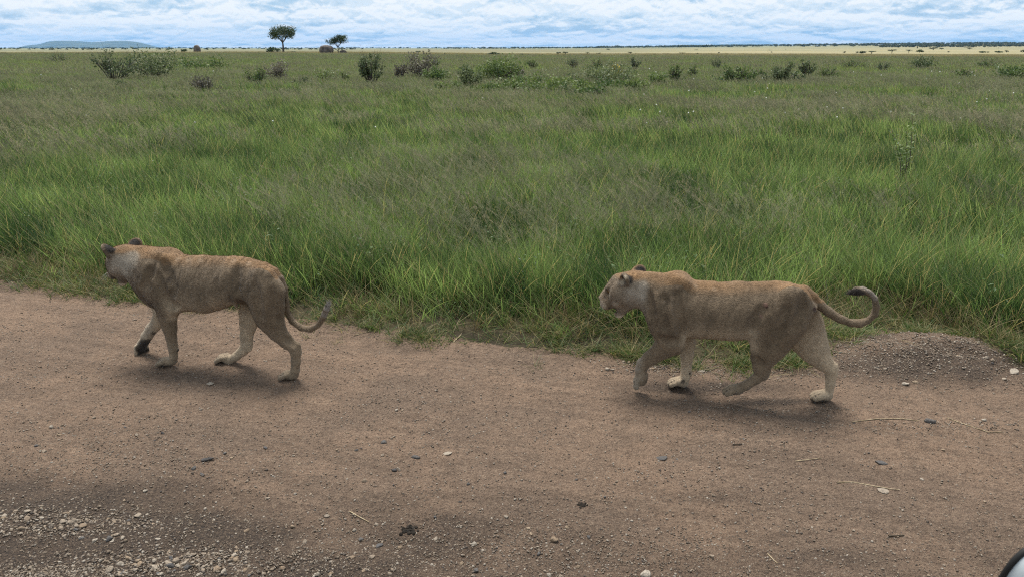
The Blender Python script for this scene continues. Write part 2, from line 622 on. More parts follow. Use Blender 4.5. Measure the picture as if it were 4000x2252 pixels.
class Lion:
    def __init__(self, zoff, zscale, origin, heading, h=0.0062):
        self.o, self.hd, self.lv = frame_from(origin, heading)
        self.zoff, self.zs = zoff, zscale
        self.F = Field((-1.75, -0.36, -0.04), (1.25, 0.36, 1.28), h)
        self.spots = []

    def J(self, zx, zy, v=0.0):
        """enlarged-photo pixel -> body coordinates on the plane v metres to the lioness's left"""
        d = ray(self.zoff[0] + zx / self.zs, self.zoff[1] + zy / self.zs)
        c = np.array([0, 0, CAM_H])
        t = (v - (c - self.o) @ self.lv) / (d @ self.lv)
        p = c + d * t - self.o
        return np.array([p @ self.hd, v, p[2]])

    def chain(self, nodes, k=0.03, slim=0.0042):
        P = [(self.J(n[0], n[1], n[2]), n[3], n[4] if len(n) > 4 else 1.0) for n in nodes]
        for i, ((a, ra, qa), (b, rb, qb)) in enumerate(zip(P, P[1:])):
            big = max(ra, rb)
            self.F.cone(a, b, ra - slim, rb - slim, k if big > .085 else (.018 if big > .055 else .010), qa, qb)
        return P

    def spot(self, p, r, col, w=1.0, sharp=1.0):
        self.spots.append((np.asarray(p, float), r, np.array(col), w, sharp))

    def paw(self, c, yaw=0.0, pitch=0.0, size=1.0, lift=False):
        """foot pad with four toes; c = centre of the pad in body coordinates"""
        cy, sy = math.cos(yaw), math.sin(yaw)
        cp, sp = math.cos(pitch), math.sin(pitch)
        f = np.array([cy * cp, sy * cp, sp]); l = np.array([-sy, cy, 0.0]); w = np.cross(f, l)
        M = np.stack([f, l, w], 1)
        s = size
        g = lambda x, y, z: c + s * (x * f + y * l + z * w)
        self.F.ell(g(0, 0, 0.004), (0.062 * s, 0.047 * s, 0.036 * s), M, 0.018)
        for i, y in enumerate((-0.045, -0.0165, 0.0165, 0.045)):
            x = 0.050 if i in (1, 2) else 0.034
            self.F.cone(g(x - 0.035, y * 0.9, 0.013), g(x + 0.012, y * 1.08, -0.008), 0.0175 * s, 0.0185 * s, 0.003)
            self.F.ell(g(x + 0.022, y * 1.1, -0.013), (0.016 * s, 0.0165 * s, 0.0175 * s), M, 0.004)
        for y in (-0.033, 0.0, 0.033):  # shade in the gaps between the toes, painted into the coat colour
            self.spot(g(0.055, y, 0.008), 0.010, (0.03, 0.023, 0.018), 0.8)
            self.spot(g(0.035, y * .95, 0.022), 0.008, (0.05, 0.038, 0.03), 0.6)
        self.spot(g(0.0, 0, -0.055), 0.055, (0.035, 0.027, 0.022), 0.8)
        if lift:
            for (x, y, r) in ((-0.012, 0, .035), (.045, -.035, .02), (.06, -.012, .02), (.06, .012, .02), (.045, .035, .02)):
                self.spot(g(x, y, -0.035), r * 1.5, (0.015, 0.012, 0.010), 0.95)
        return M

    def head(self, c, yaw, pitch, roll=0.0, s=1.0, mouth=0.35, ear_back=0.0, ear_out=.95, ear_up=.85):
        cy, sy, cp, sp = math.cos(yaw), math.sin(yaw), math.cos(pitch), math.sin(pitch)
        f = np.array([cy * cp, sy * cp, sp]); l = np.array([-sy, cy, 0.0]); w = np.cross(f, l)
        l, w = l * math.cos(roll) + w * math.sin(roll), w * math.cos(roll) - l * math.sin(roll)
        M = np.stack([f, l, w], 1)
        self.hM, self.hc, self.hs = M, np.array(c), s
        g = lambda x, y, z: c + s * (x * f + y * l + z * w)
        self.hg = g
        Fd = self.F
        E = lambda x, y, z, a, b, d, k=0.03, sub=False: Fd.ell(g(x, y, z), (a * s, b * s, d * s), M, k * s, sub)
        Cn = lambda p, q, ra, rb, k=0.03, sub=False: Fd.cone(g(*p), g(*q), ra * s, rb * s, k * s, 1, 1, sub)
        E(-0.01, 0, 0.005, 0.112, 0.092, 0.088, .04)                    # skull
        Cn((.05, 0, .040), (.185, 0, -.012), .060, .037, .03)           # forehead and nose bridge
        E(.165, 0, -.050, .070, .052, .046, .03)                        # muzzle
        E(.075, 0, -.060, .100, .078, .062, .04)                        # jaw mass
        for y in (-1, 1):
            E(.030, .066 * y, -.030, .080, .040, .068, .035)            # cheek
            E(.180, .028 * y, -.060, .046, .035, .043, .014)            # whisker pad
            E(.098, .043 * y, .040, .036, .024, .020, .02)              # brow
            E(.128, .054 * y, .012, .022, .016, .015, .014, True)       # eye socket
            E(.222, .012 * y, -.030, .007, .006, .005, .004, True)      # nostril
        E(.220, 0, -.014, .018, .026, .017, .01)                        # nose
        # lower jaw, opened by the mouth angle
        jo = mouth * 0.075
        Cn((.02, 0, -.085 - jo * .2), (.135, 0, -.106 - jo), .054, .030, .035)
        E(.140, 0, -.112 - jo, .034, .030, .026, .015)
        E(.168, 0, -.112 - jo * .34, .036, .060, .003 + jo * .24, .008, True)      # mouth opening
        for y in (-1, 1):                                               # ears
            ea = R(38) * y
            ef = M @ np.array([math.cos(ea) * math.cos(.25), math.sin(ea) * math.cos(.25), -.25 * 0])
            up0 = M @ np.array([-.30 - ear_back, ear_out * y, ear_up]); up0 /= np.linalg.norm(up0)
            ef = ef - up0 * (ef @ up0); ef /= np.linalg.norm(ef)
            es = np.cross(up0, ef)
            EM = np.stack([ef, es, up0], 1)
            base = g(-.040, .078 * y, .044)
            cc = base + up0 * .034 * s
            Fd.ell(cc - ef * .004, (.022 * s, .046 * s, .055 * s), EM, .016)
            Fd.cone(base - up0 * .02, base + up0 * .02, .036 * s, .034 * s, .022)
            Fd.ell(cc + ef * .024 + up0 * .006, (.023 * s, .030 * s, .042 * s), EM, .008, True)
            back = cc - ef * .024
            self.spot(back + up0 * .004, .048 * s, (.018, .015, .013), 1.0, 2.0)
            self.spot(back - up0 * .014 + es * 0.0, .034 * s, (.020, .016, .013), .9, 2.0)
            self.spot(cc + up0 * .052 * s + ef * .006, .016 * s, (.50, .42, .31), .85)
            self.spot(cc + ef * .020 + up0 * .002, .028 * s, (.060, .045, .034), .9)
            self.spot(cc + ef * .016 - up0 * .030, .024 * s, (.42, .35, .26), .7)
        # face colours
        self.spot(g(.140, 0, -.145 - jo), .046 * s, (.58, .51, .41), .9)
        self.spot(g(.232, 0, -.018), .030 * s, (.045, .030, .026), .95)
        for y in (-1, 1):
            self.spot(g(.195, .05 * y, -.062), .035 * s, (.42, .34, .25), .7)
            for j in range(3):
                for kx in range(4):
                    self.spot(g(.165 + .016 * kx, .058 * y, -.042 - .011 * j), .0055 * s, (.05, .035, .03), .8)
            self.spot(g(.132, .056 * y, .012), .021 * s, (.030, .022, .018), .92)
            self.spot(g(.165, .045 * y, -.018), .012 * s, (.05, .035, .028), .6)
            self.spot(g(.105, .078 * y, -.005), .022 * s, (.44, .37, .28), .5)
            self.spot(g(.120, .07 * y, .045), .016 * s, (.44, .37, .28), .4)
            self.spot(g(.140, .035 * y, -.102 - jo * .5), .022 * s, (.018, .013, .012), .95)
            self.spot(g(.165, .045 * y, -.088 - jo * .1), .014 * s, (.03, .022, .02), .8)
            self.spot(g(.085, .072 * y, -.085), .04 * s, (.46, .40, .32), .5)
        self.spot(g(.150, 0, -.100 - jo * .4), .034 * s, (.02, .014, .013), .95)
        return M

    def surf_v(self, u, z, sgn=1):
        F = self.F
        i = int(round((u - F.lo[0]) / F.h)); k = int(round((z - F.lo[2]) / F.h))
        if not (0 <= i < F.D.shape[0] and 0 <= k < F.D.shape[2]): return None
        col = np.where(F.D[i, :, k] < 0)[0]
        if len(col) == 0: return None
        return F.ax[1][col.max() if sgn > 0 else col.min()]

    def groove(self, pts, depth=.008, r=.025, v0=.15, add=False, k=.03):
        """crease (or ridge) pressed into the near side along a line of pixels"""
        P = []
        for (x0, y0), (x1, y1) in zip(pts, pts[1:]):
            for t in np.linspace(0, 1, 7)[:-1]:
                v = v0
                q = None
                for it in range(3):
                    q = self.J(x0 + (x1 - x0) * t, y0 + (y1 - y0) * t, v)
                    sv = self.surf_v(q[0], q[2])
                    if sv is None: break
                    v = sv
                if sv is None: continue
                P.append(np.array([q[0], v + ((r - depth) if not add else -(r - depth)), q[2]]))
        n = len(P)
        for i in range(n - 1):
            if np.linalg.norm(P[i + 1] - P[i]) > .09: continue
            f = .45 + .55 * math.sin(math.pi * (i + .5) / max(n - 1, 1))
            off = np.array([0, (1 - f) * depth * (1 if not add else -1), 0])
            self.F.cone(P[i] + off, P[i + 1] + off, r, r, k, sub=not add)

    def finish(self, coat, body=None):
        V, Fc = surface_nets(self.F.D, self.F.lo, self.F.h)
        # light smoothing
        for it in range(1):
            acc = np.zeros_like(V); cnt = np.zeros(len(V))
            for i in range(4):
                a, b = Fc[:, i], Fc[:, (i + 1) % 4]
                np.add.at(acc, a, V[b]); np.add.at(cnt, a, 1)
                np.add.at(acc, b, V[a]); np.add.at(cnt, b, 1)
            V = V * 0.6 + 0.4 * acc / cnt[:, None]
        n = np.cross(V[Fc[:, 2]] - V[Fc[:, 0]], V[Fc[:, 3]] - V[Fc[:, 1]])
        vn = np.zeros_like(V)
        for i in range(4): np.add.at(vn, Fc[:, i], n)
        vn /= np.linalg.norm(vn, axis=1)[:, None] + 1e-9
        # connected piece only (drop crumbs)
        lab = np.arange(len(V))
        for it in range(400):
            m = lab[Fc].min(1)
            new = lab.copy()
            for i in range(4): np.minimum.at(new, Fc[:, i], m)
            new = new[new]
            if (new == lab).all(): break
            lab = new
        vals, cnts = np.unique(lab, return_counts=True)
        keep = lab == vals[cnts.argmax()]
        used = np.where(keep)[0]
        rm = -np.ones(len(V), np.int64); rm[used] = np.arange(len(used))
        Fc = rm[Fc[keep[Fc[:, 0]]]]
        V, vn = V[used], vn[used]
        zt = sstep(.42, .55, V[:, 2])
        rid = 1 - np.abs(2 * fbm(V[:, 0] * 9 + 1.5 * V[:, 2], V[:, 2] * 3.2, 77, 3) - 1)
        hd_ = np.linalg.norm(V - self.hc, axis=1)
        bodym = sstep(.20, .34, hd_)
        disp = (-(rid ** 3) * .0075 + .003 + .010 * (fbm(V[:, 0] * 4.5, V[:, 2] * 4.5, 78, 3) - .5)) * zt * bodym
        disp = disp + .003 * (fbm(V[:, 0] * 26 + V[:, 1] * 9, V[:, 2] * 26 - V[:, 1] * 7, 79, 2) - .5)
        V = V + vn * disp[:, None]
        C = coat(V, vn)
        C = C * (1 - .22 * (rid ** 4) * zt * bodym)[:, None]
        for p, r, col, w, sh in self.spots:
            d = np.linalg.norm(V - p, axis=1)
            a = w * np.clip(1 - sstep(0.55, 1.15, d / r), 0, 1)[:, None]
            C = C * (1 - a) + col * a
        self.V, self.Fc, self.vn, self.C = V, Fc, vn, C
        return V, Fc, C


def mat_fur(name, hair=False):
    m, n, l, bs = new_mat(name)
    a = attr(n, 'coat').outputs['Color']
    tc = n.new('ShaderNodeTexCoord')
    if hair:
        rnd = attr(n, 'rnd').outputs['Fac']
        c = mixc(n, l, 1.0, a, mapr(n, l, rnd, 0, 1, 0.75, 1.36, False), 'MULTIPLY')
        l.new(c, bs.inputs['Base Color'])
        bs.inputs['Roughness'].default_value = 0.75
        bs.inputs['Specular IOR Level'].default_value = 0.25
        return m
    n1 = noise_node(n, l, tc.outputs['Object'], 8.0, 8, 0.72, 0.6)
    mp = n.new('ShaderNodeMapping'); mp.inputs['Scale'].default_value = (0.5, 1.2, 1.0); l.new(tc.outputs['Object'], mp.inputs[0])
    n2 = noise_node(n, l, mp.outputs[0], 120.0, 4, 0.7)
    n3 = noise_node(n, l, tc.outputs['Object'], 55.0, 3, 0.6)
    c = mixc(n, l, 1.0, a, mapr(n, l, n1, 0.36, 0.68, 1.06, 0.74), 'MULTIPLY')
    c = mixc(n, l, 1.0, c, mapr(n, l, n2, 0.30, 0.72, 0.75, 1.40), 'MULTIPLY')
    c = mixc(n, l, mapr(n, l, n3, 0.64, 0.72, 0, 0.6), c, (0.05, 0.038, 0.03))
    l.new(c, bs.inputs['Base Color'])
    bs.inputs['Roughness'].default_value = 0.85
    bs.inputs['Specular IOR Level'].default_value = 0.15
    bs.inputs['Sheen Weight'].default_value = 0.12
    bs.inputs['Sheen Roughness'].default_value = 0.5
    h = mathn(n, l, 'ADD', mathn(n, l, 'MULTIPLY', n2, 0.6), mathn(n, l, 'MULTIPLY', n1, 1.2))
    bump_to(n, l, bs, h, 0.8, 0.016)
    return m


FUR_SKIN = mat_fur('lion_coat')
FUR_HAIR = mat_fur('lion_hair', True)


def plain(name, col, rough=0.6, spec=0.5, metal=0.0):
    m, n, l, bs = new_mat(name)
    bs.inputs['Base Color'].default_value = (*col, 1)
    bs.inputs['Roughness'].default_value = rough
    bs.inputs['Specular IOR Level'].default_value = spec
    bs.inputs['Metallic'].default_value = metal
    return m


EYE = plain('amber_eye', (0.10, 0.05, 0.012), 0.1)
PUPIL = plain('pupil', (0.005, 0.005, 0.005), 0.1)
WHISK = plain('whisker_white', (0.75, 0.72, 0.66), 0.5)


def uvsphere(r, nu=14, nv=9, sc=(1, 1, 1)):
    v, f = [], []
    for j in range(nv + 1):
        t = math.pi * j / nv
        for i in range(nu):
            p = 2 * math.pi * i / nu
            v.append((r * sc[0] * math.sin(t) * math.cos(p), r * sc[1] * math.sin(t) * math.sin(p), r * sc[2] * math.cos(t)))
    for j in range(nv):
        for i in range(nu):
            f.append((j * nu + i, (j + 1) * nu + i, (j + 1) * nu + (i + 1) % nu, j * nu + (i + 1) % nu))
    return v, f


def hairs(V, Fc, vn, C, n_hair, length, flow, seed, tuft=None):
    """short fur: one thin triangle per hair, combed along the body"""
    r = np.random.default_rng(seed)
    tri = np.concatenate([Fc[:, [0, 1, 2]], Fc[:, [0, 2, 3]]])
    A = np.linalg.norm(np.cross(V[tri[:, 1]] - V[tri[:, 0]], V[tri[:, 2]] - V[tri[:, 0]]), axis=1)
    t = r.choice(len(tri), n_hair, p=A / A.sum())
    b = r.random((n_hair, 2)); sw = b.sum(1) > 1; b[sw] = 1 - b[sw]
    w = np.stack([1 - b.sum(1), b[:, 0], b[:, 1]], 1)[:, :, None]
    P = (V[tri[t]] * w).sum(1); Nn = (vn[tri[t]] * w).sum(1); Cc = (C[tri[t]] * w).sum(1)
    Nn /= np.linalg.norm(Nn, axis=1)[:, None]
    fl = flow(P) + r.normal(0, 0.30, P.shape)
    fl = fl - Nn * (fl * Nn).sum(1)[:, None]
    fl /= np.linalg.norm(fl, axis=1)[:, None] + 1e-9
    L = length(P) * (0.6 + 0.8 * r.random(n_hair))
    tip = P + (fl * 0.90 + Nn * 0.42) * L[:, None]
    sd = np.cross(fl, Nn) * (0.0011 + 0.0006 * r.random(n_hair))[:, None]
    P0 = P - Nn * 0.002
    vv = np.stack([P0 - sd, P0 + sd, tip], 1).reshape(-1, 3)
    ff = np.arange(n_hair * 3).reshape(-1, 3)
    cc = np.repeat(Cc, 3, 0)
    rn = np.repeat(r.random(n_hair), 3)
    return vv, ff, cc, rn


def tail_tuft(P, dirs, cols, n, seed, L=0.07):
    r = np.random.default_rng(seed)
    vv, cc, rn = [], [], []
    for i in range(n):
        j = r.integers(0, len(P))
        d = dirs[j] + r.normal(0, 0.20, 3); d /= np.linalg.norm(d)
        s = np.cross(d, r.normal(0, 1, 3)); s /= np.linalg.norm(s)
        p = P[j] + r.normal(0, 0.009, 3)
        w = 0.0016
        vv += [p - s * w, p + s * w, p + d * L * (0.3 + 0.55 * r.random())]
        cc += [cols[j]] * 3
        q = r.random(); rn += [q, q, q]
    return np.array(vv), np.arange(len(vv)).reshape(-1, 3), np.array(cc), np.array(rn)


TAN = np.array([0.162, 0.119, 0.078])
PALE = np.array([0.400, 0.315, 0.220])
RUFOUS = np.array([0.225, 0.125, 0.055])
GREY = np.array([0.27, 0.235, 0.19])


def make_lion(L, label, coat, tail_nodes, tuft, seed, n_hair=110000):
    V, Fc, C = L.finish(coat)
    root = empty('lioness', tuple(L.o), math.atan2(L.hd[1], L.hd[0]))
    tag(root, label, 'lioness', 'lionesses walking along the road')
    me = mesh_from('body', V, Fc, FUR_SKIN, True, {'coat': C})
    link('body', me, root)
    lg = lambda P: np.where((P[:, 2] < 0.45)[:, None], np.array([-0.25, 0, -1.0]), np.array([-1.0, 0, -0.35]))
    ln = lambda P: np.where(P[:, 2] < 0.12, 0.004, np.where(P[:, 2] < .3, .008, 0.011))
    vv, ff, cc, rn = hairs(V, Fc, L.vn, C, n_hair, ln, lg, seed)
    fo = link('fur', mesh_from('fur', vv, ff, FUR_HAIR, False, {'coat': cc, 'rnd': rn}), root)
    fo['kind'] = 'stuff'
    vv, ff, cc, rn = tail_tuft(*tuft, seed + 1)
    to = link('tail_tuft', mesh_from('tail_tuft', vv, ff, FUR_HAIR, False, {'coat': cc, 'rnd': rn}), root)
    M4 = Matrix([[*L.hM[i], 0] for i in range(3)] + [[0, 0, 0, 1]])
    for y in (-1, 1):
        v, f = uvsphere(0.0155 * L.hs)
        e = link('eye', mesh_from('eye', v, f, EYE, True), root)
        p = L.hg(.112, .047 * y, .013)
        e.matrix_local = Matrix.Translation(p) @ M4
        v, f = uvsphere(0.007 * L.hs)
        pu = link('pupil', mesh_from('pupil', v, f, PUPIL, True), e)
        pu.location = (0.0105, 0.0045 * y, 0)
        vs, fs = [], []
        r = random.Random(seed + y)
        for i in range(14):
            b = L.hg(.17 + .04 * r.random(), .058 * y, -.035 - .035 * r.random())
            d = L.hM @ np.array([-.3 + .5 * r.random(), .9 * y, -.35 - .3 * r.random()])
            ln_ = 0.07 + 0.05 * r.random()
            sd = L.hM[:, 2] * 0.0003
            k = len(vs)
            vs += [b - sd, b + sd, b + d * ln_]
            fs.append((k, k + 1, k + 2))
        link('whiskers', mesh_from('whiskers', vs, fs, WHISK), root)
    return root


def tail_build(L, nodes, k=0.02):
    P = L.chain(nodes, k, 0.003)
    L.tail_pts = np.array([p[0] for p in P])
    return P


def tuft_of(P, n_last, cols, n, L=0.07, spread=1):
    pts, dirs, cc = [], [], []
    Q = [p[0] for p in P[-n_last:]]
    for a, b in zip(Q, Q[1:]):
        for t in np.linspace(0, 1, 8):
            pts.append(a + (b - a) * t)
            d = (b - a) / (np.linalg.norm(b - a) + 1e-9)
            dirs.append(d)
    m = len(pts)
    for i in range(m):
        f = i / max(1, m - 1)
        cc.append(cols[0] * (1 - f) + cols[1] * f)
    return np.array(pts), np.array(dirs), np.array(cc), n


def coat_fn(L, u, top, bot, neck_u, belly, extra=None):
    o = np.argsort(u)

    def coat(V, vn):
        z = V[:, 2]
        T = np.interp(V[:, 0], u[o], top[o]); B = np.interp(V[:, 0], u[o], bot[o])
        rel = (z - B) / np.maximum(T - B, 0.05)
        C = np.repeat(TAN[None], len(V), 0)
        mix = lambda C, col, a: C * (1 - a[:, None]) + col * a[:, None]
        nz = fbm(V[:, 0] * 9 + V[:, 1] * 4, V[:, 2] * 9, seed=3, oct=3)
        inb = (V[:, 0] > u.min() - .1) & (V[:, 0] < u.max() + 0.35)
        a = sstep(0.80, 0.98, rel) * 0.75 * inb * (np.abs(V[:, 1]) < 0.12)
        C = mix(C, RUFOUS, a * (0.6 + 0.5 * nz))
        bel = sstep(belly[0] - .05, belly[0] + .05, V[:, 0]) * sstep(belly[1] + .05, belly[1] - .05, V[:, 0])
        a = sstep(0.50, 0.12, rel) * 0.9 * bel
        C = mix(C, PALE, a * sstep(0.40, 0.46, z))
        # lower legs and the inner sides of the legs are paler
        tp = L.tail_pts
        dt = np.full(len(V), 9.0)
        for a0, b0 in zip(tp[1:], tp[2:]):
            t_ = np.clip(((V - a0) @ (b0 - a0)) / ((b0 - a0) @ (b0 - a0)), 0, 1)
            dt = np.minimum(dt, np.linalg.norm(V - a0 - t_[:, None] * (b0 - a0), axis=1))
        notail = sstep(.042, .055, dt)
        leg = sstep(0.40, 0.16, z) * notail
        C = mix(C, PALE * 0.85, leg * (0.30 + .40 * sstep(.02, -.03, V[:, 1])) * (0.6 + 0.7 * nz))
        inner = sstep(0.1, 0.6, -vn[:, 1] * np.sign(V[:, 1])) * sstep(0.66, 0.5, z) * notail
        C = mix(C, PALE * 1.05, inner * 0.75)
        far_in = sstep(-.01, -.05, V[:, 1]) * sstep(.0, .5, vn[:, 1]) * sstep(.95, .85, z) * notail
        C = mix(C, PALE * 1.05, far_in * .6)
        # mud on the feet
        C = mix(C, np.array([0.10, 0.080, 0.058]), sstep(0.09, 0.01, z) * 0.40 * (0.5 + nz))
        nk = sstep(neck_u, neck_u + 0.06, V[:, 0]) * sstep(neck_u + .34, neck_u + .10, V[:, 0])
        C = mix(C, GREY, nk * 0.55 * sstep(0.97, 0.80, rel))
        nz2 = fbm(V[:, 0] * 30 + V[:, 1] * 11, V[:, 2] * 30, seed=13, oct=3)
        C = C * (0.76 + 0.28 * nz + .20 * nz2)[:, None]
        if extra is not None: C = extra(V, vn, C, mix, nz)
        return C
    return coat


def stations(L, tops, bots, widths):
    """outline pixels -> loft stations along the body"""
    T = np.array([L.J(x, y, 0.0) for x, y in tops]); B = np.array([L.J(x, y, b) for (x, y, b) in bots])
    u0 = min(T[:, 0].min(), B[:, 0].min()); u1 = max(T[:, 0].max(), B[:, 0].max())
    u = np.linspace(u0, u1, 60)
    ot, ob = np.argsort(T[:, 0]), np.argsort(B[:, 0])
    top = np.interp(u, T[ot, 0], T[ot, 2]); bot = np.interp(u, B[ob, 0], B[ob, 2])
    wu = [L.J(x, (np.interp(x, [t[0] for t in tops], [t[1] for t in tops]) + 300) , 0)[0] for x, w in widths]
    o = np.argsort(wu)
    hw = np.interp(u, np.array(wu)[o], np.array([w for x, w in widths])[o])
    return u, top, bot, hw


HEADING = (-math.cos(R(14.5)), math.sin(R(14.5)))


def lion_right():
    z = lambda x, y: (2300 + x / 2.1467, 1000 + y / 2.1467)
    pf = G(*z(752, 1092)); ph = G(*z(1960, 1205))          # far feet on the ground
    hd = np.array([pf[0] - ph[0], pf[1] - ph[1]]); hd /= np.linalg.norm(hd)
    lv = np.array([-hd[1], hd[0], 0])
    o = (pf + ph) / 2 + lv * 0.075
    L = Lion((2300, 1000), 2.1467, o, hd)
    Fd = L.F
    tops = [(400, 150), (480, 142), (600, 146), (730, 160), (800, 183), (870, 207), (1000, 214), (1100, 216), (1300, 212),
            (1550, 206), (1700, 226), (1800, 262), (1860, 310), (1900, 370)]
    bots = [(400, 400, 0), (455, 425, 0), (470, 460, 0), (500, 540, 0), (540, 640, 0), (580, 680, .03), (640, 692, .05), (790, 692, .05), (1000, 697, .05), (1200, 710, .04), (1300, 703, .04),
            (1380, 682, .04), (1500, 640, .03), (1700, 590, .03), (1840, 530, .02), (1900, 440, 0)]
    widths = [(400, .095), (480, .115), (600, .15), (720, .165), (900, .185), (1150, .205), (1350, .185), (1500, .165), (1700, .155), (1820, .12), (1900, .06)]
    u, top, bot, hw = stations(L, tops, bots, widths)
    Fd.loft(u, top, bot, hw, 0.20, 0.03)
    J = L.J
    # shoulder blades and upper arm mass
    for s in (1, -1):
        Fd.cone(J(735, 222, 0) + [0, .075 * s, 0], J(600, 470, 0) + [0, .125 * s, 0], .055, .085, .07, 0.6, 0.75)
        Fd.cone(J(775, 255, 0) + [0, .07 * s, 0], J(700, 420, 0) + [0, .13 * s, 0], .05, .09, .07, 0.6, 0.6)
    Fd.cone(J(690, 172, .03), J(790, 190, .03), .030, .022, .035)
    # neck muscles
    Fd.cone(J(430, 280, 0), J(590, 330, 0), .118, .15, .06, .82, .95)
    # haunch
    L.chain([(1700, 385, .09, .135, .62), (1630, 540, .11, .155, .52), (1550, 680, .115, .135, .52), (1497, 780, .11, .108, .56),
             (1462, 860, .105, .083, .64), (1443, 930, .10, .058, .8), (1452, 985, .10, .047, .85), (1400, 1027, .10, .043, .85), (1320, 1078, .10, .040, .9), (1245, 1112, .10, .040, 1.0)], .035)
    Fd.cone(J(1492, 962, .10), J(1468, 1000, .10), .028, .030, .02)          # heel of the hock
    c = J(1222, 1118, .10); c[2] = max(c[2], 0.036); L.paw(c, 0.0, -0.10, 1.02)
    # far hind leg
    L.chain([(1760, 400, -.09, .13, .6), (1800, 600, -.105, .135, .55), (1850, 715, -.10, .118, .55), (1905, 808, -.095, .090, .62),
             (1968, 888, -.09, .068, .72), (2030, 945, -.085, .050, .85), (2030, 1010, -.085, .042, .9), (2026, 1070, -.08, .038, .95), (2014, 1130, -.08, .034, 1.05), (2005, 1170, -.08, .036, 1.1)], .032)
    Fd.cone(J(2052, 915, -.085), J(2052, 985, -.085), .030, .026, .02)
    c = J(1962, 1178, -.075); c[2] = 0.038; L.paw(c, 0.0, 0.0, 1.04)
    # near foreleg, lifted
    L.chain([(640, 480, .12, .12, .6), (660, 620, .13, .108, .6), (690, 725, .125, .090, .68), (610, 785, .115, .073, .75), (520, 850, .11, .058, .85), (455, 900, .105, .051, .95), (437, 950, .10, .046, 1.0), (440, 1005, .10, .043, 1.05)], .035)
    Fd.cone(J(725, 735, .125), J(745, 760, .125), .05, .035, .03)
    L.paw(J(430, 1022, .10), 0.0, R(-58), 1.05)
    Fd.ell(J(446, 1015, .10), (.042, .046, .05), None, .02)
    Fd.ell(J(448, 1046, .10), (.034, .046, .034), None, .012)
    for x, y in ((440, 1080), (430, 1050), (415, 1000), (460, 1060)):
        for dv in (.08, .11, .14): L.spot(J(x, y, dv), .035, (.20, .150, .100), .45)
    L.spot(J(482, 950, .115), .014, (.03, .022, .02), .9)
    L.spot(J(474, 1018, .115), .016, (.03, .022, .02), .9)
    # far foreleg, planted
    L.chain([(700, 520, -.12, .12, .55), (800, 650, -.115, .075, .7), (835, 720, -.11, .056, .8), (823, 830, -.10, .0535, .85), (818, 945, -.095, .044, .95), (806, 1010, -.09, .041, 1.0), (795, 1060, -.09, .040, 1.1)], .03)
    c = J(752, 1078, -.085); c[2] = 0.037; L.paw(c, 0.0, 0.0, 1.0)
    L.spot(J(855, 985, -.06), .018, (.02, .015, .014), .95)
    Fd.cone(J(852, 985, -.09), J(846, 990, -.09), .016, .014, .012)
    L.spot(J(790, 1050, -.04), .022, (.03, .022, .02), .8)
    # flank fold in front of the thigh, belly skin
    Fd.cone(J(1400, 560, .15), J(1372, 680, .12), .035, .020, .04, .5)
    g = L.groove
    g([(740, 300), (755, 420), (768, 540), (785, 690)], .010, .030)
    g([(490, 300), (512, 430), (555, 600)], .007, .025)
    g([(640, 330), (610, 470), (630, 620)], .006, .03)
    g([(610, 690), (700, 720), (775, 700)], .006, .02)
    g([(1450, 430), (1398, 530), (1380, 650)], .009, .030)
    g([(1650, 430), (1610, 620), (1530, 800)], .006, .03)
    g([(1800, 330), (1790, 470), (1700, 640)], .006, .03)
    g([(1420, 860), (1450, 930)], .006, .015)
    # groove between the haunches / behind the thigh
    Fd.cone(J(1900, 470, .03), J(1850, 600, .03), .02, .02, .03, .6, sub=True)
    # tail
    tail = [(1800, 300, 0, .055), (1870, 345, 0, .046), (1935, 405, 0, .039), (2010, 465, .005, .034), (2100, 522, .01, .031), (2190, 556, .01, .029), (2270, 562, .0, .028),
            (2340, 540, -.01, .0275), (2395, 490, -.015, .027), (2414, 420, -.02, .026), (2395, 350, -.02, .0255), (2345, 303, -.01, .027), (2290, 290, 0, .031), (2240, 293, .0, .034), (2200, 303, .0, .026)]
    TP = tail_build(L, tail)
    for (x, y, r) in ((2190, 305, .034), (2225, 298, .04), (2260, 296, .036), (2290, 305, .028)):
        L.spot(J(x, y + 8, .02), r, (.022, .018, .016), .9)
    for (x, y) in ((2340, 275), (2380, 310), (2400, 345), (2300, 268)):
        L.spot(J(x, y, .0), .032, (.22, .19, .16), .7)
    # old wound and scars on the flank
    for x, y, v, r, c_, w in ((1490, 420, .165, .014, (.02, .010, .008), 1), (1478, 405, .165, .020, (.30, .17, .13), .5), (1605, 490, .16, .010, (.05, .03, .025), .9),
                             (1440, 500, .185, .02, (.26, .15, .12), .35), (1885, 440, .05, .02, (.04, .02, .018), .9)):
        for dv in (-.02, 0, .02, .04): L.spot(J(x, y, v + dv), r, c_, w)
    for x, y in ((740, 255), (900, 245), (1050, 270), (1330, 260), (1340, 255), (620, 380), (700, 350), (560, 300)):
        for dv in (.08, .11, .14): L.spot(J(x, y, dv), .022, (.33, .24, .16), .4)
    # head
    neck_u = J(520, 300, 0)[0]
    for x in range(820, 1370, 45):
        for dv in (.08, .12, .16): L.spot(J(x, 672, dv), .055, (.36, .285, .20), .32)
    for x, y, r in ((440, 300, .055), (455, 260, .05), (430, 350, .05), (380, 330, .05), (340, 300, .045), (330, 370, .04)):
        for dv in (.06, .09, .12, .15): L.spot(J(x, y, dv), r, (.33, .285, .23), .28)
    L.head(J(322, 250, 0.0), R(-22), R(-28), R(0), 1.12, mouth=0.6, ear_back=0.60, ear_out=1.0, ear_up=.42)
    tuft = tuft_of(TP, 4, (np.array([.12, .10, .085]), np.array([.02, .017, .015])), 420)
    return make_lion(L, 'lioness with raised curled black-tipped tail and near forepaw lifted, walking behind the other', coat_fn(L, u, top, bot, neck_u, (J(1400, 600, 0)[0], J(800, 600, 0)[0])), tail, tuft, 21)


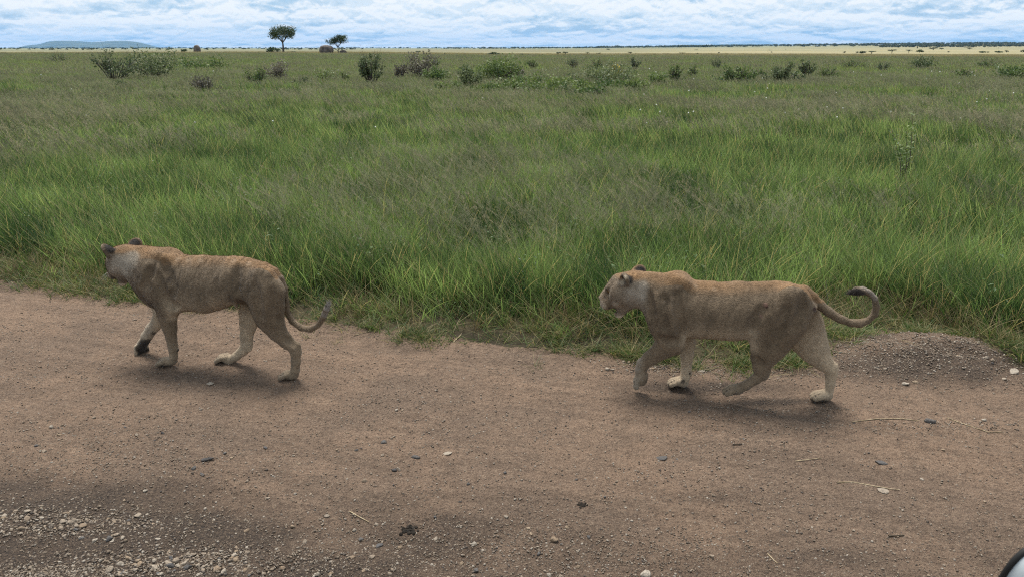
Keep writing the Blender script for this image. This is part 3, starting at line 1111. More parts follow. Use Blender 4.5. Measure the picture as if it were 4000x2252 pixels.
def lion_left():
    z = lambda x, y: (360 + x / 2.266, 880 + y / 2.266)
    pf = G(*z(675, 1228)); ph = G(*z(1765, 1350))          # near feet on the ground
    hd = np.array([pf[0] - ph[0], pf[1] - ph[1]]); hd /= np.linalg.norm(hd)
    lv = np.array([-hd[1], hd[0], 0])
    o = (pf + ph) / 2 - lv * 0.075
    L = Lion((360, 880), 2.266, o, hd)
    Fd, J = L.F, L.J
    tops = [(340, 200), (400, 190), (460, 190), (580, 208), (640, 228), (690, 247), (800, 262), (1000, 266), (1230, 272), (1380, 287), (1490, 320), (1560, 352), (1600, 384), (1640, 430)]
    bots = [(350, 440, 0), (400, 480, -.02), (430, 560, -.02), (470, 640, 0), (530, 715, 0), (640, 760, .03), (760, 772, .05), (900, 770, .06), (1020, 784, .05), (1150, 750, .05), (1270, 698, .05), (1400, 690, .03), (1540, 640, .02), (1620, 540, .0), (1640, 490, 0)]
    widths = [(340, .10), (420, .115), (520, .145), (640, .165), (800, .185), (1000, .20), (1200, .185), (1350, .165), (1500, .155), (1590, .12), (1640, .06)]
    u, top, bot, hw = stations(L, tops, bots, widths)
    Fd.loft(u, top, bot, hw, 0.20, 0.03)
    for s in (1, -1):
        Fd.cone(J(640, 285, 0) + [0, .075 * s, 0], J(560, 480, 0) + [0, .125 * s, 0], .055, .085, .06, .6, .75)
        Fd.cone(J(690, 315, 0) + [0, .07 * s, 0], J(640, 440, 0) + [0, .13 * s, 0], .05, .09, .06, .6, .6)
    Fd.cone(J(380, 330, 0), J(540, 370, 0), .125, .15, .06, .85, .95)
    # near hind leg
    L.chain([(1520, 480, .085, .12, .66), (1532, 590, .11, .155, .56), (1548, 720, .115, .135, .58), (1572, 830, .11, .108, .6), (1640, 940, .105, .080, .68), (1715, 1020, .10, .062, .78), (1780, 1075, .10, .050, .85), (1800, 1130, .10, .044, .9), (1803, 1200, .10, .041, .95), (1797, 1280, .10, .038, 1.05), (1790, 1315, .10, .038, 1.1)], .035)
    Fd.cone(J(1815, 1055, .10), J(1825, 1120, .10), .026, .026, .02)
    c = J(1748, 1325, .10); c[2] = .038; L.paw(c, 0.0, 0.0, 1.04)
    # far hind leg
    L.chain([(1480, 460, -.09, .12, .6), (1440, 640, -.105, .125, .5), (1400, 780, -.10, .092, .58), (1380, 880, -.095, .072, .68), (1365, 980, -.09, .056, .8), (1362, 1060, -.085, .049, .9), (1335, 1105, -.085, .045, .9), (1275, 1155, -.085, .041, .95), (1210, 1200, -.085, .040, 1.0)], .032)
    Fd.cone(J(1392, 1040, -.085), J(1385, 1090, -.085), .026, .026, .02)
    c = J(1180, 1212, -.085); c[2] = max(.036, min(c[2], .05)); L.paw(c, 0.0, -.10, 1.02)
    # near foreleg, planted
    L.chain([(570, 470, .12, .12, .62), (620, 600, .13, .112, .62), (665, 710, .125, .095, .7), (665, 810, .115, .080, .75), (685, 900, .11, .062, .82), (700, 990, .105, .049, .92), (718, 1090, .10, .041, 1.0), (720, 1160, .10, .037, 1.05), (712, 1195, .10, .039, 1.1)], .035)
    Fd.cone(J(715, 700, .125), J(740, 735, .125), .05, .035, .03)
    c = J(662, 1208, .10); c[2] = .037; L.paw(c, 0.0, 0.0, 1.02)
    L.spot(J(758, 1102, .10), .016, (.02, .015, .014), .95)
    Fd.cone(J(752, 1100, .10), J(746, 1105, .10), .014, .013, .012)
    # far foreleg, lifted, sole turned back
    L.chain([(560, 600, -.12, .11, .6), (620, 760, -.115, .075, .75), (585, 850, -.11, .058, .9), (530, 910, -.105, .054, .95), (485, 975, -.10, .050, 1.0), (462, 1025, -.10, .046, 1.05)], .03)
    L.paw(J(440, 1062, -.10), R(-10), R(-66), 1.08, lift=True)
    L.spot(J(545, 965, -.07), .030, (.05, .038, .03), .8)
    for x, y in ((450, 1040), (480, 1070), (420, 1090), (500, 1040)):
        for dv in (-.08, -.05, -.11): L.spot(J(x, y, dv), .045, (.024, .019, .016), .8)
    # folds: belly, elbow, flank
    Fd.cone(J(1290, 640, .16), J(1280, 710, .10), .035, .02, .04, .5)
    g = L.groove
    g([(585, 420), (612, 520), (640, 620), (700, 690), (765, 725)], .008, .028)
    g([(500, 380), (470, 470), (450, 560)], .008, .020)
    g([(545, 370), (510, 460), (495, 560)], .006, .018)
    g([(640, 330), (690, 430), (720, 540), (700, 640)], .0015, .03)
    g([(1290, 370), (1265, 500), (1285, 630), (1330, 720)], .008, .035)
    g([(1440, 520), (1470, 680), (1490, 830)], .006, .03)
    g([(1600, 560), (1620, 720), (1650, 860)], .006, .025)
    g([(1690, 900), (1720, 1000), (1790, 1060)], .007, .018)
    # tail
    tail = [(1520, 372, 0, .050), (1600, 412, 0, .046), (1660, 470, 0, .038), (1695, 560, 0, .031), (1708, 660, .0, .029), (1725, 760, 0, .0275), (1770, 845, 0, .0265), (1850, 905, 0, .0255), (1930, 918, .0, .025), (2000, 880, .0, .024), (2045, 810, .0, .024), (2075, 740, 0, .026), (2088, 705, .0, .018)]
    TP = tail_build(L, tail)
    for (x, y) in ((2060, 780), (2085, 735), (2095, 700)):
        L.spot(J(x, y, 0), .035, (.24, .215, .19), .8)
    L.spot(J(2055, 700, .02), .025, (.05, .045, .04), .8)
    for x, y in ((800, 370), (840, 345), (790, 375)):
        for dv in (.14, .16, .18, .20): L.spot(J(x, y, dv), .012, (.05, .04, .032), .8)
    for x, y, r in ((680, 480, .03), (940, 400, .02), (1140, 720, .03), (1090, 460, .010), (1450, 520, .010)):
        for dv in (.15, .18, .21): L.spot(J(x, y, dv), r, (.07, .055, .045), .55)
    for x, y in ((850, 300), (960, 320), (1250, 310), (1380, 330), (760, 300)):
        for dv in (.06, .1, .14): L.spot(J(x, y, dv), .03, (.34, .25, .17), .4)
    neck_u = J(430, 330, 0)[0]
    for x in range(790, 1270, 45):
        for dv in (.06, .10, .14): L.spot(J(x, 758 if x < 1150 else 715, dv), .050, (.36, .285, .20), .32)
    for x, y, r in ((200, 390, .05), (330, 300, .07), (370, 340, .06), (290, 350, .06), (230, 330, .06), (240, 400, .06), (330, 400, .06), (370, 270, .05)):
        for dv in (.04, .08, .12): L.spot(J(x, y, dv), r, (.38, .33, .265), .40)
    L.head(J(268, 292, 0.0), R(-24), R(-26), R(0), 1.12, mouth=0.45, ear_out=.8, ear_up=.9)
    tuft = tuft_of(TP, 3, (np.array([.22, .20, .18]), np.array([.24, .22, .20])), 420, .08)
    return make_lion(L, 'lioness leading the way with hanging tail and muddy far forepaw lifted off the road', coat_fn(L, u, top, bot, neck_u, (J(1290, 600, 0)[0], J(770, 600, 0)[0])), tail, tuft, 31)


lion_left()
lion_right()

# ------------------------------------------------------------------ grass (uncountable: stuff)
def mat_leaf(name, cols, patch=0.35, trans=0.35, rough=0.6, spec=0.25, dry=(0.30, 0.24, 0.12), dry_lo=0.80, far_tint=None):
    """foliage: colour varies by blade, by tuft and by place; lets light through"""
    m, n, l, bs = new_mat(name)
    oi = n.new('ShaderNodeObjectInfo')
    geo = n.new('ShaderNodeNewGeometry')
    rnd = attr(n, 'rnd').outputs['Fac']
    mp = n.new('ShaderNodeMapping'); mp.inputs['Scale'].default_value = (1.0, 1.0, 0.0); l.new(geo.outputs['Position'], mp.inputs[0])
    pn = noise_node(n, l, mp.outputs[0], patch, 4, 0.6, 0.5)
    f = mathn(n, l, 'ADD', mathn(n, l, 'MULTIPLY', mathn(n, l, 'SUBTRACT', pn, 0.5), 2.4), mathn(n, l, 'MULTIPLY', oi.outputs['Random'], 0.5))
    f = mathn(n, l, 'ADD', f, mathn(n, l, 'MULTIPLY', rnd, 0.75))
    c = mixc(n, l, mapr(n, l, f, 0.10, 1.15), cols[0], cols[1])
    c = mixc(n, l, mapr(n, l, rnd, dry_lo, dry_lo + 0.12, 0, 0.85), c, dry)
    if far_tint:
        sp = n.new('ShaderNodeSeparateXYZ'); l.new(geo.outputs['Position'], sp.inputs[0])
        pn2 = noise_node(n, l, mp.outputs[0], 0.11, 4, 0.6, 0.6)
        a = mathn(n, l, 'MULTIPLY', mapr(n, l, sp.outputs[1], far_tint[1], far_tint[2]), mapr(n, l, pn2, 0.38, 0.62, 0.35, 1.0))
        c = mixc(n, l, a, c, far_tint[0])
    l.new(c, bs.inputs['Base Color'])
    bs.inputs['Roughness'].default_value = rough
    bs.inputs['Specular IOR Level'].default_value = spec
    tr = n.new('ShaderNodeBsdfTranslucent')
    hs = n.new('ShaderNodeHueSaturation'); hs.inputs['Saturation'].default_value = 1.15; hs.inputs['Value'].default_value = 1.55
    l.new(c, hs.inputs['Color']); l.new(hs.outputs[0], tr.inputs['Color'])
    mx = n.new('ShaderNodeMixShader'); mx.inputs[0].default_value = trans
    l.new(bs.outputs[0], mx.inputs[1]); l.new(tr.outputs[0], mx.inputs[2])
    l.new(mx.outputs[0], n['Material Output'].inputs[0])
    return m


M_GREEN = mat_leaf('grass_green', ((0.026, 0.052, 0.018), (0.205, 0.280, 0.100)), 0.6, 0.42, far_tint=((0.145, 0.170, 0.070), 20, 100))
M_SEED = mat_leaf('grass_seed_heads', ((0.130, 0.132, 0.086), (0.24, 0.245, 0.150)), 0.35, 0.25, 0.9, 0.05, dry=(0.30, 0.26, 0.18))
M_DRY = mat_leaf('grass_dry', ((0.16, 0.125, 0.065), (0.33, 0.28, 0.155)), 0.8, 0.2, 0.8, 0.1, dry=(0.08, 0.06, 0.04), dry_lo=0.7)
M_LOW = mat_leaf('grass_low', ((0.040, 0.072, 0.020), (0.085, 0.130, 0.034)), 1.2, 0.3, dry=(0.26, 0.21, 0.11), dry_lo=0.62)
M_STRAW = mat_leaf('grass_straw', ((0.17, 0.155, 0.08), (0.30, 0.26, 0.14)), 0.05, 0.2, dry_lo=0.99)
M_HERB = mat_leaf('herb_leaf', ((0.030, 0.068, 0.022), (0.070, 0.120, 0.034)), 0.8, 0.28, 0.55, 0.3, dry_lo=0.99)


def blades(n, spread, h0, h1, width, lean, bend, seed, segs=4, up=0.0, leanx=-0.22):
    """a tuft of curved tapering blades"""
    r = np.random.default_rng(seed)
    vs, fs, rn, mi = [], [], [], []
    for i in range(n):
        a, rr = r.random() * 6.283, spread * math.sqrt(r.random())
        b = np.array([rr * math.cos(a), rr * math.sin(a), -0.03])
        H = h0 + (h1 - h0) * r.random()
        yaw = r.random() * 6.283
        d = np.array([math.cos(yaw), math.sin(yaw), 0]) * lean * (0.3 + r.random()) + np.array([leanx * (0.5 + r.random()), 0.02, 0])
        bn = bend * (0.4 + 1.0 * r.random())
        w = width * (0.6 + 0.8 * r.random())
        sa = r.random() * 6.283
        s = np.array([math.cos(sa), math.sin(sa), 0])
        k = len(vs)
        q = r.random()
        for j in range(segs + 1):
            t = j / segs
            p = b + d * H * (t + bn * t * t) + np.array([0, 0, H * (t - 0.30 * bn * t * t)])
            if j < segs:
                ww = w * (1 - 0.75 * t ** 1.5)
                vs += [p - s * ww, p + s * ww]; rn += [q, q]
            else:
                vs.append(p); rn.append(q)
        for j in range(segs - 1):
            fs.append((k + 2 * j, k + 2 * j + 1, k + 2 * j + 3, k + 2 * j + 2))
        fs.append((k + 2 * (segs - 1), k + 2 * segs - 1, k + 2 * segs))
    return vs, fs, rn


def seed_stems(n, spread, h0, h1, seed, stem_w=0.0014, head=0.20, twigs=16, tw=0.0020, leanx=-0.25):
    r = np.random.default_rng(seed)
    vs, fs, rn = [], [], []
    for i in range(n):
        b = np.array([*(r.normal(0, spread, 2)), -0.02])
        H = h0 + (h1 - h0) * r.random()
        d = np.array([leanx * (0.5 + r.random()) + r.normal(0, .10), r.normal(0, .14), 0])
        q = r.random()
        pt = lambda t: b + d * H * (t + 0.9 * t ** 3) + np.array([0, 0, H * (t - 0.12 * t ** 3)])
        s = np.array([1, 0, 0.])
        k = len(vs)
        T = [0, .3, .6, .85, 1.0]
        for t in T:
            p = pt(t); vs += [p - s * stem_w, p + s * stem_w]; rn += [q, q]
        for j in range(len(T) - 1): fs.append((k + 2 * j, k + 2 * j + 1, k + 2 * j + 3, k + 2 * j + 2))
        for m in range(twigs):
            t = 1 - head / H * r.random() * 1.3
            p = pt(max(t, .4))
            L = 0.02 + 0.05 * (1 - t) / max(head / H, .01) * r.random() + 0.015
            dd = np.array([r.normal(-.25, .6), r.normal(0, .6), 0.75]); dd /= np.linalg.norm(dd)
            e = p + dd * L
            sd = np.cross(dd, r.normal(0, 1, 3)); sd /= np.linalg.norm(sd) + 1e-9
            k = len(vs)
            vs += [p, (p + e) / 2 + sd * tw, e, (p + e) / 2 - sd * tw]; rn += [q] * 4
            fs.append((k, k + 1, k + 2, k + 3))
    return vs, fs, rn


def herb(n_stem, h0, h1, leaf, seed, leaves=10, spread=0.06):
    r = np.random.default_rng(seed)
    vs, fs, rn = [], [], []
    for i in range(n_stem):
        b = np.array([*(r.normal(0, spread, 2)), -0.02]); H = h0 + (h1 - h0) * r.random()
        d = np.array([r.normal(-.08, .22), r.normal(0, .22), 1.0])
        q = r.random()
        e = b + d * H
        k = len(vs); s = np.array([0.0015, 0, 0])
        vs += [b - s, b + s, e]; rn += [q] * 3; fs.append((k, k + 1, k + 2))
        for m in range(leaves):
            t = .2 + .8 * (m + r.random()) / leaves
            p = b + d * H * t
            yw = r.random() * 6.283
            f = np.array([math.cos(yw), math.sin(yw), .35 + .5 * r.random()]); f /= np.linalg.norm(f)
            sd = np.cross(f, [0, 0, 1.]); sd /= np.linalg.norm(sd)
            L = leaf * (.6 + .8 * r.random())
            k = len(vs)
            vs += [p, p + f * L * .45 + sd * L * .26, p + f * L + np.array([0, 0, -.25 * L]), p + f * L * .45 - sd * L * .26]
            rn += [q] * 4
            fs.append((k, k + 1, k + 2, k + 3))
    return vs, fs, rn


def proto_collection(name, specs):
    c = bpy.data.collections.new(name)
    for i, ((v, f, rn), mat) in enumerate(specs):
        me = mesh_from('%s_piece' % name, v, f, mat, False, {'rnd': rn})
        c.objects.link(bpy.data.objects.new('%s_piece_%02d' % (name, i), me))
    return c


def scatter(name, label, cat, pts, rotz, tilt, scl, idx, coll):
    n = len(pts)
    me = bpy.data.meshes.new(name)
    me.vertices.add(n); me.vertices.foreach_set('co', np.asarray(pts, np.float32).ravel())
    rot = np.zeros((n, 3), np.float32); rot[:, 2] = rotz; rot[:, :2] = tilt
    a = me.attributes.new('rot', 'FLOAT_VECTOR', 'POINT'); a.data.foreach_set('vector', rot.ravel())
    a = me.attributes.new('scl', 'FLOAT_VECTOR', 'POINT'); a.data.foreach_set('vector', np.asarray(scl, np.float32).ravel())
    a = me.attributes.new('idx', 'INT', 'POINT'); a.data.foreach_set('value', np.asarray(idx, np.int32))
    o = link(name, me)
    tag(o, label, cat, None, 'stuff')
    g = bpy.data.node_groups.new(name + '_scatter', 'GeometryNodeTree')
    g.interface.new_socket('Geometry', in_out='INPUT', socket_type='NodeSocketGeometry')
    g.interface.new_socket('Geometry', in_out='OUTPUT', socket_type='NodeSocketGeometry')
    nd = g.nodes
    gi, go = nd.new('NodeGroupInput'), nd.new('NodeGroupOutput')
    ip = nd.new('GeometryNodeInstanceOnPoints')
    ci = nd.new('GeometryNodeCollectionInfo')
    ci.inputs['Collection'].default_value = coll
    ci.inputs['Separate Children'].default_value = True
    ci.inputs['Reset Children'].default_value = True
    mp = nd.new('GeometryNodeMeshToPoints')

    def na(nm, ty):
        k = nd.new('GeometryNodeInputNamedAttribute'); k.data_type = ty; k.inputs['Name'].default_value = nm
        return k.outputs['Attribute']
    L = g.links
    L.new(gi.outputs[0], mp.inputs['Mesh']); L.new(mp.outputs[0], ip.inputs['Points'])
    L.new(ci.outputs[0], ip.inputs['Instance'])
    ip.inputs['Pick Instance'].default_value = True
    L.new(na('idx', 'INT'), ip.inputs['Instance Index'])
    L.new(na('rot', 'FLOAT_VECTOR'), ip.inputs['Rotation'])
    L.new(na('scl', 'FLOAT_VECTOR'), ip.inputs['Scale'])
    L.new(ip.outputs[0], go.inputs[0])
    md = o.modifiers.new('scatter', 'NODES'); md.node_group = g
    return o


def sector(d0, d1, az, dens):
    """random ground points in a ring sector in front of the camera"""
    n = int(dens * az * (d1 * d1 - d0 * d0))
    d = np.sqrt(rng.random(n) * (d1 * d1 - d0 * d0) + d0 * d0)
    a = (rng.random(n) * 2 - 1) * az
    return d * np.sin(a), d * np.cos(a)


def scl3(n, lo, hi, zv=None):
    s = lo + (hi - lo) * rng.random(n)
    z = s if zv is None else s * zv
    return np.stack([s, s, z], 1)


def grow_grass():
    tall = [blades(14, .07, 0.20, .64, .0036, .34, .5, 100 + i, leanx=-.13) for i in range(6)]
    mid = [blades(24, .17, .22, .62, .0066, .32, .5, 120 + i, leanx=-.15) for i in range(4)]
    wide = [blades(46, .42, .26, .58, .011, .2, .6, 140 + i, 3) for i in range(4)]
    huge = [blades(80, 1.2, .22, .52, .028, .25, .6, 150 + i, 2) for i in range(4)]
    sd_n = [seed_stems(4, .06, .48, .80, 160 + i, .0012, .18, 22, .0019) for i in range(5)]
    sd_m = [seed_stems(9, .20, .46, .74, 170 + i, .002, .18, 16, .0040) for i in range(4)]
    sd_w = [seed_stems(20, .5, .42, .68, 180 + i, .004, .2, 10, .010) for i in range(3)]
    sd_h = [seed_stems(26, 1.3, .40, .62, 190 + i, .010, .22, 7, .026) for i in range(3)]
    hb = [herb(5, .12, .40, .032, 200 + i) for i in range(3)]
    specs = [(t, M_GREEN) for t in tall + mid + wide + huge] + [(t, M_SEED) for t in sd_n + sd_m + sd_w + sd_h] + [(t, M_HERB) for t in hb]
    nT, nM, nW, nH = 6, 4, 4, 4
    oT, oM, oW, oH = 0, 6, 10, 14
    oSn, oSm, oSw, oSh, oHb = 18, 23, 27, 30, 33
    coll = proto_collection('grass_tuft', specs)
    P, S, I = [], [], []

    def add(d0, d1, az, dens, o, k, s0, s1, keep=None):
        x, y = sector(d0, d1, az, dens)
        sd = side(x, y)
        hfac = 0.50 + 0.62 * sstep(0.2, 0.9, sd)
        m = (sd > 0.15) & (rng.random(len(x)) < 0.05 + sstep(.40, .85, sd + .9 * (fbm(x * 1.7, y * 1.7, 307, 3) - .5)))
        # thin and thick places
        f = fbm(x * 0.9, y * 0.9, 301, 3)
        m &= rng.random(len(x)) < 0.35 + 1.5 * sstep(.28, .62, f)
        if keep is not None: m &= keep(x, y, sd)
        x, y, sd, hfac, f = x[m], y[m], sd[m], hfac[m], f[m]
        z = height(x, y)
        P.append(np.stack([x, y, z], 1))
        hv = (0.72 + 0.5 * fbm(x * .35, y * .35, 311, 3)) * hfac
        S.append(scl3(len(x), s0, s1, hv))
        I.append(o + rng.integers(0, k, len(x)))
    add(4.8, 10, R(56), 160, oT, nT, .85, 1.25)
    add(4.8, 10.5, R(56), 260, oT, nT, .8, 1.2, lambda x, y, sd: (sd < 1.9) & (rng.random(len(x)) < sstep(1.9, 1.0, sd)))
    add(10, 18, R(48), 85, oT, nT, .95, 1.35)
    add(10, 18, R(48), 16, oM, nM, .8, 1.2)
    add(18, 34, R(44), 26, oM, nM, .9, 1.3)
    add(34, 75, R(42), 5.0, oW, nW, .9, 1.3)
    add(75, 235, R(40), .62, oH, nH, .8, 1.25)
    # flowering stems: patchy, commoner away from the road
    pk = lambda lo, hi: (lambda x, y, sd: (rng.random(len(x)) < sstep(lo, hi, fbm(x * .22 + 9, y * .30, 321, 4)) * (0.15 + 0.85 * sstep(.3, 3.0, sd))))
    add(5.2, 10, R(56), 26, oSn, 5, .8, 1.15, pk(.40, .62))
    add(10, 18, R(48), 22, oSn, 5, .85, 1.2, pk(.36, .58))
    add(18, 34, R(44), 6.5, oSm, 4, .9, 1.2, pk(.34, .56))
    add(34, 75, R(42), 1.7, oSw, 3, .9, 1.2, pk(.34, .58))
    add(75, 235, R(40), .30, oSh, 3, .8, 1.2, pk(.34, .58))
    add(5.0, 16, R(52), 2.5, oHb, 3, .8, 1.6)
    P, S, I = np.concatenate(P), np.concatenate(S), np.concatenate(I)
    n = len(P)
    # keep the lean of the wind: only a limited turn about the vertical
    scatter('grass', 'tall green grass with purplish seed heads filling the plain beyond the road', 'grass',
            P, rng.normal(0, 1.1, n), rng.normal(0, .06, (n, 2)), S, I, coll)
    # ---- low trampled verge
    low = [blades(22, .07, .05, .16, .0028, .8, .9, 220 + i, 3, leanx=-.05) for i in range(4)]
    dry = [blades(10, .08, .12, .46, .0022, .5, .9, 230 + i, 4, leanx=-.1) for i in range(4)]
    short = [blades(14, .06, .14, .36, .0028, .35, .7, 250 + i, 4, leanx=-.08) for i in range(4)]
    c2 = proto_collection('verge_tuft', [(t, M_LOW) for t in low] + [(t, M_DRY) for t in dry] + [(t, M_LOW) for t in short])
    P, S, I = [], [], []
    for dens, o, k, lo, hi in ((230, 0, 4, -.16, 1.0), (70, 4, 4, -.04, 1.1), (8, 0, 4, -.45, -.1), (55, 8, 4, .10, 1.1)):
        x, y = sector(4.6, 10.5, R(56), dens)
        sd = side(x, y)
        f = fbm(x * 2.6, y * 2.6, 331, 3)
        m = (sd > lo) & (sd < hi) & (rng.random(len(x)) < .25 + 1.4 * sstep(.35, .65, f)) & (rng.random(len(x)) < sstep(lo - .05, lo + .35, sd) + .12)
        x, y = x[m], y[m]
        P.append(np.stack([x, y, height(x, y)], 1)); S.append(scl3(len(x), .7, 1.3)); I.append(o + rng.integers(0, k, len(x)))
    # a few tufts standing in the gravel of the road edge
    for px, py, nn in ((2895, 1420, 26), (2930, 1440, 10), (2560, 1400, 60), (2460, 1385, 60), (3080, 1415, 30), (2690, 1430, 12), (510, 1155, 40), (540, 1135, 40), (3560, 1330, 30), (3930, 1390, 30), (1640, 1310, 40), (3340, 1325, 24)):
        c = G(px, py)
        x, y = c[0] + rng.normal(0, .07, nn), c[1] + rng.normal(0, .06, nn)
        P.append(np.stack([x, y, height(x, y)], 1)); S.append(scl3(nn, .6, 1.1)); I.append(rng.integers(0, 4, nn))
    P, S, I = np.concatenate(P), np.concatenate(S), np.concatenate(I)
    n = len(P)
    scatter('verge_grass', 'low trampled green and dry grass along the edge of the dirt road', 'grass', P, rng.random(n) * 6.283, rng.normal(0, .1, (n, 2)), S, I, c2)
    # ---- straw-coloured strip of short grass on the crest of the plain
    st = [blades(60, 1.3, .20, .55, .030, .2, .5, 240 + i, 2) for i in range(3)]
    c3 = proto_collection('straw_tuft', [(t, M_STRAW) for t in st])
    x, y = sector(190, 330, R(40), .16)
    m = rng.random(len(x)) < sstep(190, 235, y + 30 * (fbm(x * .03, y * .03, 341, 3) - .5))
    x, y = x[m], y[m]
    scatter('straw_grass', 'band of dry straw-coloured grass where the plain meets the horizon', 'grass', np.stack([x, y, height(x, y)], 1), rng.random(len(x)) * 6.283, rng.normal(0, .05, (len(x), 2)), scl3(len(x), .8, 1.2), rng.integers(0, 3, len(x)), c3)


grow_grass()

# ------------------------------------------------------------------ far hills, woodland, trees, boulders
def mat_simple(name, c0, c1, scale, bump=0.0, rough=0.9, dist=0.1, detail=6):
    m, n, l, bs = new_mat(name)
    geo = n.new('ShaderNodeNewGeometry')
    nn = noise_node(n, l, geo.outputs['Position'], scale, detail, 0.62, 0.3)
    l.new(mixc(n, l, mapr(n, l, nn, 0.32, 0.68), c0, c1), bs.inputs['Base Color'])
    bs.inputs['Roughness'].default_value = rough
    bs.inputs['Specular IOR Level'].default_value = 0.2
    if bump: bump_to(n, l, bs, nn, bump, dist)
    return m


M_HILL = mat_simple('hill_scrub', (0.020, 0.034, 0.020), (0.085, 0.098, 0.050), 0.004, 0.5, dist=12)
M_BARK = mat_simple('bark', (0.045, 0.036, 0.028), (0.10, 0.082, 0.066), 9.0, 0.6)
M_TWIG = mat_simple('bush_twigs', (0.055, 0.046, 0.040), (0.12, 0.10, 0.088), 5.0)
M_ROCK = mat_simple('granite', (0.055, 0.048, 0.045), (0.15, 0.13, 0.12), 1.1, 0.8, dist=0.15)
M_CROWN = mat_leaf('acacia_leaf', ((0.016, 0.030, 0.010), (0.050, 0.072, 0.022)), 0.5, 0.2, dry_lo=.99)
M_WOOD = mat_leaf('woodland_leaf', ((0.030, 0.045, 0.020), (0.075, 0.090, 0.042)), 0.01, 0.15, dry_lo=.99)
M_BUSH = {'green': mat_leaf('bush_green', ((0.052, 0.088, 0.030), (0.145, 0.185, 0.066)), 0.7, 0.25, dry_lo=.99),
          'dark': mat_leaf('bush_dark', ((0.052, 0.078, 0.036), (0.135, 0.160, 0.075)), 0.7, 0.2, dry_lo=.99),
          'grey': mat_leaf('bush_grey', ((0.070, 0.066, 0.050), (0.150, 0.138, 0.105)), 0.7, 0.2, dry_lo=.99),
          'yellow': mat_leaf('bush_yellow', ((0.48, 0.33, 0.02), (0.60, 0.44, 0.05)), 0.7, 0.2, dry_lo=.999)}


def hill(name, outline, y, depth, label=None):
    """ridge whose crest follows outline pixels, at the distance y"""
    top = np.array([at_depth(px, py, y) for px, py in outline])
    nu, nv = 160, 26
    u = np.linspace(top[0, 0], top[-1, 0], nu)
    zt = np.interp(u, top[:, 0], top[:, 2])
    zt = np.convolve(np.pad(zt, 3, mode='edge'), np.ones(7) / 7, 'valid')
    V = []
    for j in range(nv):
        s = j / (nv - 1) * 2 - 1
        prof = (1 - abs(s) ** 1.3)
        yy = y + depth * s
        gul = (fbm(u / 260.0 + 3, np.full(nu, s * 1.8), 401, 4) - .5)
        zz = -25 + (zt + 25) * prof * (1 + 0.75 * gul * (1 - prof) * 2 * (prof > 0))
        V.append(np.stack([u * yy / y, np.full(nu, yy), zz], 1))
    V = np.concatenate(V)
    I = np.arange(nu * nv).reshape(nv, nu)
    Fq = np.stack([I[:-1, :-1], I[:-1, 1:], I[1:, 1:], I[1:, :-1]], -1).reshape(-1, 4)
    o = link(name, mesh_from(name, V, Fq, M_HILL, True))
    tag(o, label, None, None, 'structure')
    return o


hill('hill', [(-420, 208), (-250, 200), (0, 196), (60, 190), (95, 180), (110, 176), (150, 176), (165, 170), (195, 160), (300, 160), (360, 166), (400, 163), (450, 160), (500, 160), (545, 166), (600, 180), (640, 192), (680, 203)], 15000, 2200)
hill('hill', [(2300, 190), (2360, 186), (2420, 180), (2480, 184), (2510, 187), (2600, 178), (2690, 175), (2760, 176), (2850, 173), (2930, 172), (3010, 177), (3100, 181), (3200, 184), (3300, 187), (3380, 189)], 19000, 2500)
hill('hill', [(780, 203), (900, 200), (1100, 198), (1400, 198), (1700, 196), (2000, 194), (2300, 190), (2450, 189), (2600, 190)], 15000, 2000)
hill('hill', [(3480, 184), (3560, 182), (3700, 178), (3745, 168), (3790, 172), (3830, 170), (3900, 177), (4100, 176), (4400, 176)], 14000, 1500)


def ribbon_tube(pts, radii, n=7):
    """tapered bent tube through points"""
    vs, fs = [], []
    P = [np.array(p, float) for p in pts]
    for i, p in enumerate(P):
        d = P[min(i + 1, len(P) - 1)] - P[max(i - 1, 0)]
        d /= np.linalg.norm(d) + 1e-9
        a = np.cross(d, [0.3, 1, 0.1]); a /= np.linalg.norm(a); b = np.cross(d, a)
        for k in range(n):
            t = 2 * math.pi * k / n
            vs.append(p + radii[i] * (a * math.cos(t) + b * math.sin(t)))
    for i in range(len(P) - 1):
        for k in range(n):
            fs.append((i * n + k, i * n + (k + 1) % n, (i + 1) * n + (k + 1) % n, (i + 1) * n + k))
    return vs, fs


def join(parts):
    vs, fs = [], []
    for v, f in parts:
        k = len(vs)
        vs += list(v)
        fs += [tuple(i + k for i in q) for q in f]
    return vs, fs


def leaf_cloud(centres, radii, flat, n, leaf, seed):
    """leaf-sized faces clustered into clumps"""
    r = np.random.default_rng(seed)
    vs, fs, rn = [], [], []
    w = np.array(radii) ** 2; w = w / w.sum()
    cr = r.random(len(centres))
    for i in range(n):
        j = r.choice(len(centres), p=w)
        d = r.normal(0, 1, 3); d /= np.linalg.norm(d)
        q = radii[j] * (r.random() ** 0.45)
        p = np.array(centres[j]) + d * q * np.array([1, 1, flat])
        a = r.normal(0, 1, 3); a /= np.linalg.norm(a)
        b = np.cross(a, r.normal(0, 1, 3)); b /= np.linalg.norm(b)
        L = leaf * (.6 + .9 * r.random())
        k = len(vs)
        vs += [p - a * L * .5, p + b * L * .33, p + a * L * .5, p - b * L * .33]
        c = 0.55 * cr[j] + 0.4 * r.random()
        rn += [c] * 4
        fs.append((k, k + 1, k + 2, k + 3))
    return vs, fs, rn


